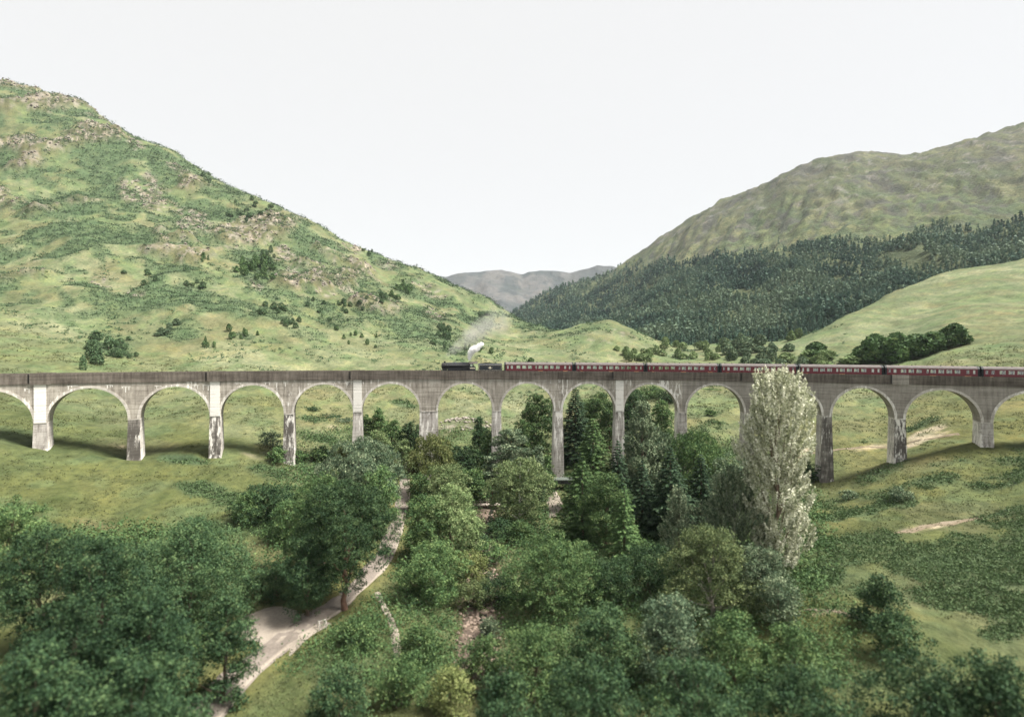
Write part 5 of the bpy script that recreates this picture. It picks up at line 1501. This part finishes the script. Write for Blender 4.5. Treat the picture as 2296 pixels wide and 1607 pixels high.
CL = [
    (565, 605, 46, 24, 20, 'birch', 20, 26, 'small dark birch in the clump under the crag halfway up the left hill', 'birches under the hill crag'),
    (600, 580, 20, 12, 6, 'dark', 16, 18, 'dark shrub growing among the pinkish rocks of the left hill', 'shrubs among the crag rocks'),
    (905, 655, 26, 14, 10, 'birch', 18, 22, 'small birch in the dark clump below the crest of the left hill', 'birches below the crest'),
    (860, 672, 30, 10, 8, 'dark', 14, 16, 'dark shrub on the green slope left of the crest birches', 'shrubs left of the crest birches'),
    (1000, 750, 26, 24, 12, 'dark', 18, 24, 'dark tree in the gully above the smoke of the locomotive', 'trees in the gully above the locomotive'),
    (1070, 785, 28, 10, 8, 'birch', 16, 18, 'bush behind the white steam plume', 'bushes behind the steam plume'),
    (1085, 708, 10, 5, 4, 'dark', 16, 12, 'dark bush on the shoulder above the smoke drift', 'bushes above the smoke drift'),
    (215, 800, 22, 24, 9, 'dark', 30, 38, 'dark tree in the copse above the left end of the viaduct', 'copse trees at the left end'),
    (270, 785, 50, 18, 14, 'dark', 20, 20, 'dark shrub spread right of the left copse', 'shrubs right of the left copse'),
    (608, 700, 26, 12, 8, 'dark', 20, 18, 'dark bush in the row across the lower left hill', 'bushes in a row on the lower hill'),
    (655, 725, 28, 10, 8, 'dark', 16, 14, 'dark bush lower down the row across the left hill', 'lower bushes of the row'),
    (435, 648, 22, 12, 6, 'dark', 18, 16, 'dark bush in the hollow in the middle of the left hill', 'bushes in the hollow'),
    (375, 742, 24, 10, 7, 'olive', 22, 18, 'grey green bush low on the left hill above the second pier', 'grey bushes above the second pier'),
    (545, 755, 24, 12, 7, 'birch', 14, 18, 'small tree low on the left hill above the third pier', 'small trees above the third pier'),
    (460, 775, 16, 8, 4, 'birch', 14, 20, 'lone young tree just above the parapet left of the third pier', 'young trees above the parapet'),
    (470, 590, 16, 16, 4, 'birch', 12, 22, 'slim tree standing alone on the open green hillside', 'slim trees on the open slope'),
    (340, 620, 40, 14, 5, 'dark', 14, 14, 'round dark bush on the dry grass of the left hill', 'bushes on the dry grass'),
    (800, 760, 60, 20, 9, 'birch', 12, 15, 'small bush on the pale slope left of the locomotive', 'bushes on the pale slope'),
    (560, 475, 50, 22, 16, 'dark', 14, 12, 'dark shrub in the band below the skyline of the left hill', 'shrubs below the skyline'),
    (480, 395, 30, 14, 8, 'dark', 12, 12, 'dark shrub near the notch of the left skyline', 'shrubs near the skyline notch'),
    (745, 690, 80, 24, 18, 'dark', 13, 13, 'dark shrub scattered over the bracken below the crag', 'shrubs over the bracken'),
    (830, 570, 30, 8, 5, 'dark', 12, 11, 'dark bush by the boulder on the skyline', 'bushes by the skyline boulder'),
    (1440, 800, 44, 12, 14, 'pale', 26, 22, 'pale bush behind the third coach', 'pale bushes behind the third coach'),
    (1560, 792, 80, 22, 28, 'pale', 26, 22, 'pale green shrub on the valley floor behind the middle coaches', 'pale shrubs behind the middle coaches'),
    (1690, 782, 60, 16, 26, 'olive', 34, 28, 'grey green shrub left of the sunny right meadow', 'grey shrubs left of the meadow'),
    (1740, 756, 56, 14, 22, 'pale', 24, 24, 'pale tree along the lower edge of the conifer wood', 'pale trees along the wood edge'),
    (1850, 815, 70, 10, 20, 'pale', 44, 30, 'leafy green bush behind the coach right of the poplar', 'bushes behind the coach right of the poplar'),
    (1700, 815, 70, 10, 12, 'olive', 38, 28, 'grey green bush behind the coach left of the poplar top', 'grey bushes behind the poplar coach'),
]
for cu, cv, su, sv, n, kind, w, hh, lab, grp in CL:
    spots = sorted((cu + hr.gauss(0, su * .62), cv + hr.gauss(0, sv * .55)) for k in range(n))
    for k, (bu, bv) in enumerate(spots):
        lab = ('leftmost of the ' if k == 0 else 'rightmost of the ' if k == n - 1 else ORD[k] + ' from the left of the ') + grp
        place_bush('hillside_tree' if kind in ('birch',) else 'hillside_bush', kind, bu, bv, w * hr.uniform(.5, 1.15), hh * hr.uniform(.45, 1.0), lab, 'tree' if kind == 'birch' else 'bush', grp)
for u, v, w, hh, lab in [(1830, 800, 58, 34, 'single round oak left of the big dark oaks behind the train'), (1822, 812, 40, 28, 'dark oak bush under the single round oak'), (1962, 812, 84, 62, 'large dark oak in the left of the group behind the right coaches'), (2010, 812, 80, 66, 'largest dark oak in the middle of the group behind the right coaches'), (1935, 815, 50, 40, 'lower dark oak at the left end of the group behind the right coaches'),
                         (2055, 800, 76, 50, 'dark oak in the right of the group behind the right coaches'), (2092, 790, 60, 46, 'dark oak at the right end of the group near the meadow'), (2140, 775, 70, 50, 'dark oak on the slope beyond the right end of the oak group'), (1190, 815, 20, 14, 'small bush behind the first coach')]:
    place_bush('oak_tree' if 'oak' in lab else 'hillside_bush', 'oak', u, v, w, hh, lab, 'oak' if 'oak' in lab else 'bush', None)

# ------------------------------------------------------------------ the conifer wood on the right hill
def conifer_proto(seed, nq):
    g = np.random.default_rng(seed)
    t = g.uniform(0.03, 1, nq) ** 1.2; a = g.uniform(0, 2 * math.pi, nq)
    lay = 0.72 + 0.28 * (1 - (t * 9) % 1)
    r = 0.5 * (1.02 - t) ** 0.8 * lay * np.sqrt(g.uniform(0.4, 1, nq))
    P = np.stack([np.cos(a) * r, np.sin(a) * r, t], 1)
    out = np.stack([np.cos(a) * 0.7, np.sin(a) * 0.7, np.full(nq, 0.7)], 1)
    return P, out, t
def conifer_mesh(seed, nq=260, mat=None):
    g = np.random.default_rng(seed)
    P, out, t = conifer_proto(seed, nq)
    V, Q = leaf_quads(P * np.array([1, 1, 2.6]), out, 0.26, g, 0.5, 0.55)
    tv, tq = tube_path([(0, 0, -0.3), (0, 0, 1.8)], [0.05, 0.012], 5)
    me = np_mesh('conifer', np.concatenate([V, tv]), [Q, tq + len(V)])
    me.materials.append(mat or L_FOR); me.materials.append(BARK)
    me.polygons.foreach_set('material_index', np.concatenate([np.zeros(len(Q)), np.ones(len(tq))]).astype(np.int32))
    at = me.attributes.new('tint', 'FLOAT', 'POINT')
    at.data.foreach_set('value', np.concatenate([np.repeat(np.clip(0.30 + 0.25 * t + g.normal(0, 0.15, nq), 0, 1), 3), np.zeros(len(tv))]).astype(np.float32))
    return me
gf = np.random.default_rng(55)
nn = 75000
a = gf.uniform(-0.05, 1.0, nn); Y = np.exp(gf.uniform(math.log(480), math.log(2350), nn)); X = a * Y
z = right_z(X, Y)
u_, v_ = proj(X, Y, z)
ok = forest_mask(X, Y, z) > gf.uniform(0.15, 0.9, nn)
gg = ground_z(X, np.minimum(Y, 1600))
ok &= z > gg - 2
ok &= ((u_ - 2040) / 48) ** 2 + ((v_ - 580) / 20) ** 2 > 1
ok &= (fbm(X / 35, Y / 50, 3, 151) > 0.29)
# hidden behind the nearer slopes: leave those out
vis = np.ones(nn, bool)
X, Y, z, u_, v_ = X[ok], Y[ok], z[ok], u_[ok], v_[ok]
def occluded(X, Y, zt):
    o = np.zeros(len(X), bool)
    for f in (0.15, 0.25, 0.35, 0.45, 0.55, 0.65, 0.75, 0.85, 0.93):
        yy = Y * f; k = yy > 30
        line = ZC + (zt - ZC) * f
        gzz = ground_z(X * f, yy)
        rz = np.where(yy > 470, right_z(X * f, yy), -99)
        o |= k & (np.maximum(gzz, rz) > line)
    return o
occ = occluded(X, Y, z + 16)
X, Y, z, u_, v_ = X[~occ], Y[~occ], z[~occ], u_[~occ], v_[~occ]
# keep trees from growing into each other
ordr = np.argsort(Y); cell = {}; sel = []
for i in ordr:
    s = 3.2 + 0.0026 * Y[i]
    c = (int(X[i] // s), int(Y[i] // (s * 1.25)), int(Y[i] // 300))
    if c in cell: continue
    cell[c] = 1; sel.append(i)
sel = np.array(sel)
X, Y, z, u_, v_ = X[sel], Y[sel], z[sel], u_[sel], v_[sel]
Hh = (9 + 7 * gf.uniform(0, 1, len(X)) + 9 * (fbm(X / 40, Y / 50, 3, 161) - 0.5) * 2) * np.clip(0.75 + (Y - 500) / 3000, 0.75, 1.3)
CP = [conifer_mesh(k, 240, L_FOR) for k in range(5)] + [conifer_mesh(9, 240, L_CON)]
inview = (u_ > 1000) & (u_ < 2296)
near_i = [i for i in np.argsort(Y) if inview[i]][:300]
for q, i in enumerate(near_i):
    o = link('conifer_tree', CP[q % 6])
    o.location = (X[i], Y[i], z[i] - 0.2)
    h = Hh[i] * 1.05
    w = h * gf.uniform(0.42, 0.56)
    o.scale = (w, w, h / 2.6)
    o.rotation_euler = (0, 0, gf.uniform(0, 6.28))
    ci = int(np.searchsorted([1294, 1457, 1541, 1625, 1715, 1804, 1900, 1997, 2090], u_[i]))
    where = ['the first coach', 'the second coach', 'the front half of the third coach', 'the rear half of the third coach', 'the front half of the fourth coach', 'the rear half of the fourth coach', 'the front half of the fifth coach', 'the rear half of the fifth coach', 'the front half of the sixth coach', 'the right end of the train'][ci]
    row = 'front' if Y[i] < np.percentile(Y[near_i], 40) else 'middle' if Y[i] < np.percentile(Y[near_i], 75) else 'back'
    siz = 'tall' if h > np.median(Hh[near_i]) * 1.05 else 'short'
    sp = 'broad' if w / h > 0.49 else 'slim'
    lab = '%s %s conifer, %s rows, above %s' % (siz, sp, row, where)
    grp = '%s %s %s row conifers above %s' % (siz, sp, row, where)
    tag(o, lab, 'conifer', grp)
rest = np.setdiff1d(np.arange(len(X)), near_i)
Pp, Oo, Tt = conifer_proto(77, 46)
nr_ = len(rest)
hh = Hh[rest]; ww = hh * gf.uniform(0.40, 0.56, nr_)
rot = gf.uniform(0, 6.28, nr_)
cx = np.cos(rot)[:, None]; sx = np.sin(rot)[:, None]
px = (Pp[None, :, 0] * cx - Pp[None, :, 1] * sx) * ww[:, None] + X[rest][:, None]
py = (Pp[None, :, 0] * sx + Pp[None, :, 1] * cx) * ww[:, None] + Y[rest][:, None]
pz = Pp[None, :, 2] * hh[:, None] + z[rest][:, None] - 0.3
ox = Oo[None, :, 0] * cx - Oo[None, :, 1] * sx; oy = Oo[None, :, 0] * sx + Oo[None, :, 1] * cx
out = np.stack([ox.ravel(), oy.ravel(), np.tile(Oo[:, 2], nr_)], 1)
P = np.stack([px.ravel(), py.ravel(), pz.ravel()], 1)
V, Q = leaf_quads(P, out, 1.0, gf, 0.55, 0.5)
c = np.repeat(P, 3, 0)
V = c + (V - c) * np.repeat(np.repeat(ww * 0.52, 46), 3)[:, None]
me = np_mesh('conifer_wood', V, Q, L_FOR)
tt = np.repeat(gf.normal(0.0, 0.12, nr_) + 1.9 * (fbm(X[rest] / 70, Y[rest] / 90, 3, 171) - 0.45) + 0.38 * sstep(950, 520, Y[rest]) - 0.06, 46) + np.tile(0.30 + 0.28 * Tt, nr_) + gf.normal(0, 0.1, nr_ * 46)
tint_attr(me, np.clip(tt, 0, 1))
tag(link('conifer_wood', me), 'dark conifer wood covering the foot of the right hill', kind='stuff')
print('forest', len(X), 'rest', nr_)

# ------------------------------------------------------------------ small things in the valley
h = hit(1092, 1139)
fb = tag(empty('footbridge', (h[0], h[1], h[2] + 0.9), 0.12), 'small plank footbridge with rails over the stream among the trees', 'footbridge')
M_PLANK = plain('grey_plank', (0.36, 0.31, 0.27), 0.85, var=0.3, scale=2)
for k in range(22): MB().box(-3.3 + k * 0.3, -3.3 + k * 0.3 + 0.27, -0.9, 0.9, 0, 0.06).build('plank', M_PLANK, fb)
for y in (-0.75, 0.75): MB().box(-3.5, 3.5, y - 0.1, y + 0.1, -0.32, 0).build('beam', BARK, fb)
for y in (-0.85, 0.85):
    MB().box(-3.3, 3.3, y - 0.04, y + 0.04, 1.05, 1.13).build('handrail', M_PLANK, fb)
    MB().box(-3.3, 3.3, y - 0.03, y + 0.03, 0.55, 0.61).build('midrail', M_PLANK, fb)
    for x in (-3.2, -1.6, 0, 1.6, 3.2): MB().box(x - 0.05, x + 0.05, y - 0.05, y + 0.05, -0.3, 1.05).build('post', M_PLANK, fb)
bx, by = W(1266, 1085, 145).x, 145.0
bz = gz(bx, by)
sh = tag(empty('river_bridge', (bx, by, bz)), 'dark girder bridge with a flat deck at the foot of the tallest pier', 'bridge')
MB().box(-4.0, 5.2, -1.6, 1.6, 2.35, 2.62).build('deck', plain('deck_grey_green', (0.075, 0.088, 0.075), 0.9), sh)
for y in (-1.45, 1.45): MB().box(-4.0, 5.2, y - 0.12, y + 0.12, 1.55, 2.35).build('girder', M_UNDER, sh)
for x in (-2.6, 3.8): MB().box(x - 0.5, x + 0.5, -1.3, 1.3, -0.8, 2.35).build('abutment', plain('abutment_dark', (0.07, 0.068, 0.065), 0.9), sh)
h = hit(724, 1412)
hp = tag(empty('hoop_barrier', (h[0], h[1], h[2]), 0.6), 'white curved pipe barrier beside the gravel path at the bottom', 'barrier')
M_WHITE = plain('white_paint', (0.42, 0.40, 0.36), 0.6)
hp.scale = (0.8, 0.8, 0.8)
for x in (-0.5, 0.5):
    V, Q = tube_path([(x, 0, -0.2), (x, 0, 0.8), (x * 1.02, 0.1, 1.15), (x * 1.02, 0.45, 1.35), (x * 1.02, 0.9, 1.25), (x * 1.02, 1.1, 0.9), (x, 1.1, -0.2)], [0.07] * 7, 8)
    link('hoop', np_mesh('hoop', V, Q, M_WHITE, True), hp)
MB().tube((-0.5, 0.45, 1.35), (0.5, 0.45, 1.35), 0.04, 0.04, 8).build('crossbar', M_WHITE, hp)

# ------------------------------------------------------------------ smoke and steam
def puffs(name, balls, dens, col, scale, label, absorb=None, aniso=0.2, rag=0.55):
    """a cloud in a closed box: density falls off from a row of soft balls, broken by noise"""
    lo = [min(b[0][k] - b[1] for b in balls) for k in range(3)]; hi = [max(b[0][k] + b[1] for b in balls) for k in range(3)]
    c = Vector([(a + b) / 2 for a, b in zip(lo, hi)])
    mb = MB().box(lo[0] - c.x, hi[0] - c.x, lo[1] - c.y, hi[1] - c.y, lo[2] - c.z, hi[2] - c.z)
    m = bpy.data.materials.new(name); m.use_nodes = True
    n, l = m.node_tree.nodes, m.node_tree.links; n.clear()
    out_ = n.new('ShaderNodeOutputMaterial'); pv = n.new('ShaderNodeVolumePrincipled')
    pv.inputs['Color'].default_value = (*col, 1)
    if absorb: pv.inputs['Absorption Color'].default_value = (*absorb, 1)
    pv.inputs['Anisotropy'].default_value = aniso
    tc = n.new('ShaderNodeTexCoord')
    nz = n.new('ShaderNodeTexNoise'); nz.inputs['Scale'].default_value = scale; nz.inputs['Detail'].default_value = 4
    l.new(tc.outputs['Object'], nz.inputs['Vector'])
    tot = None
    for p, r, s in balls:
        d = n.new('ShaderNodeVectorMath'); d.operation = 'DISTANCE'
        l.new(tc.outputs['Object'], d.inputs[0]); d.inputs[1].default_value = Vector(p) - c
        mr = n.new('ShaderNodeMapRange'); mr.interpolation_type = 'SMOOTHSTEP'
        mr.inputs[1].default_value = r; mr.inputs[2].default_value = r * 0.15
        mr.inputs[3].default_value = 0; mr.inputs[4].default_value = s
        l.new(d.outputs['Value'], mr.inputs[0])
        if tot is None: tot = mr.outputs[0]
        else:
            ad = n.new('ShaderNodeMath'); ad.operation = 'MAXIMUM'
            l.new(tot, ad.inputs[0]); l.new(mr.outputs[0], ad.inputs[1]); tot = ad.outputs[0]
    sub = n.new('ShaderNodeMath'); sub.operation = 'MULTIPLY_ADD'
    l.new(nz.outputs[0], sub.inputs[0]); sub.inputs[1].default_value = 1.6; sub.inputs[2].default_value = -rag
    mu = n.new('ShaderNodeMath'); mu.operation = 'MULTIPLY'; mu.use_clamp = True
    l.new(tot, mu.inputs[0]); l.new(sub.outputs[0], mu.inputs[1])
    de = n.new('ShaderNodeMath'); de.operation = 'MULTIPLY'; de.inputs[1].default_value = dens
    l.new(mu.outputs[0], de.inputs[0]); l.new(de.outputs[0], pv.inputs['Density'])
    l.new(pv.outputs[0], out_.inputs['Volume'])
    o = mb.build(name, m)
    o.location = c
    return tag(o, label, kind='stuff')
def WP(u, v, Y): return tuple(W(u, v, Y))
Yt = 154.5
puffs('steam_plume', [(WP(1053, 806, Yt), 0.53, 1.0), (WP(1053, 801, Yt), 0.73, 1.0), (WP(1054, 796, Yt), 0.92, 1.0), (WP(1056, 790, Yt), 1.12, 1.0), (WP(1060, 785, Yt), 1.26, 1.0), (WP(1065, 782, Yt), 1.26, 1.0), (WP(1070, 780, Yt), 1.06, 0.9), (WP(1075, 775, Yt), 0.99, 0.8), (WP(1080, 771, Yt), 0.79, 0.6)],
      30.0, (1.0, 1.0, 1.0), 1.7, 'white steam plume rising from the locomotive before the cab')
puffs('smoke_trail', [(WP(1000, 803, Yt), 0.7, 0.5), (WP(1006, 795, Yt), 1.2, 0.6), (WP(1016, 786, Yt), 1.8, 0.7), (WP(1028, 776, Yt + 1), 2.3, 0.8), (WP(1042, 765, Yt + 2), 2.9, 0.9), (WP(1056, 754, Yt + 3), 3.6, 1.0), (WP(1070, 744, Yt + 4), 4.0, 0.75), (WP(1090, 732, Yt + 6), 4.8, 0.4), (WP(1115, 722, Yt + 8), 6.0, 0.25)],
      0.60, (0.60, 0.585, 0.57), 0.30, 'grey smoke trailing back from the locomotive chimney', rag=0.35)
# ------------------------------------------------------------------ the air
hz = MB().box(-8700, 8700, -500, 8700, -77, 760)
m = bpy.data.materials.new('haze'); m.use_nodes = True
n, l = m.node_tree.nodes, m.node_tree.links; n.clear()
o_ = n.new('ShaderNodeOutputMaterial'); pv = n.new('ShaderNodeVolumePrincipled')
pv.inputs['Color'].default_value = (0.80, 0.87, 0.98, 1)
pv.inputs['Density'].default_value = 3.2e-5
pv.inputs['Anisotropy'].default_value = 0.0
l.new(pv.outputs[0], o_.inputs['Volume'])
tag(hz.build('haze', m), kind='stuff')
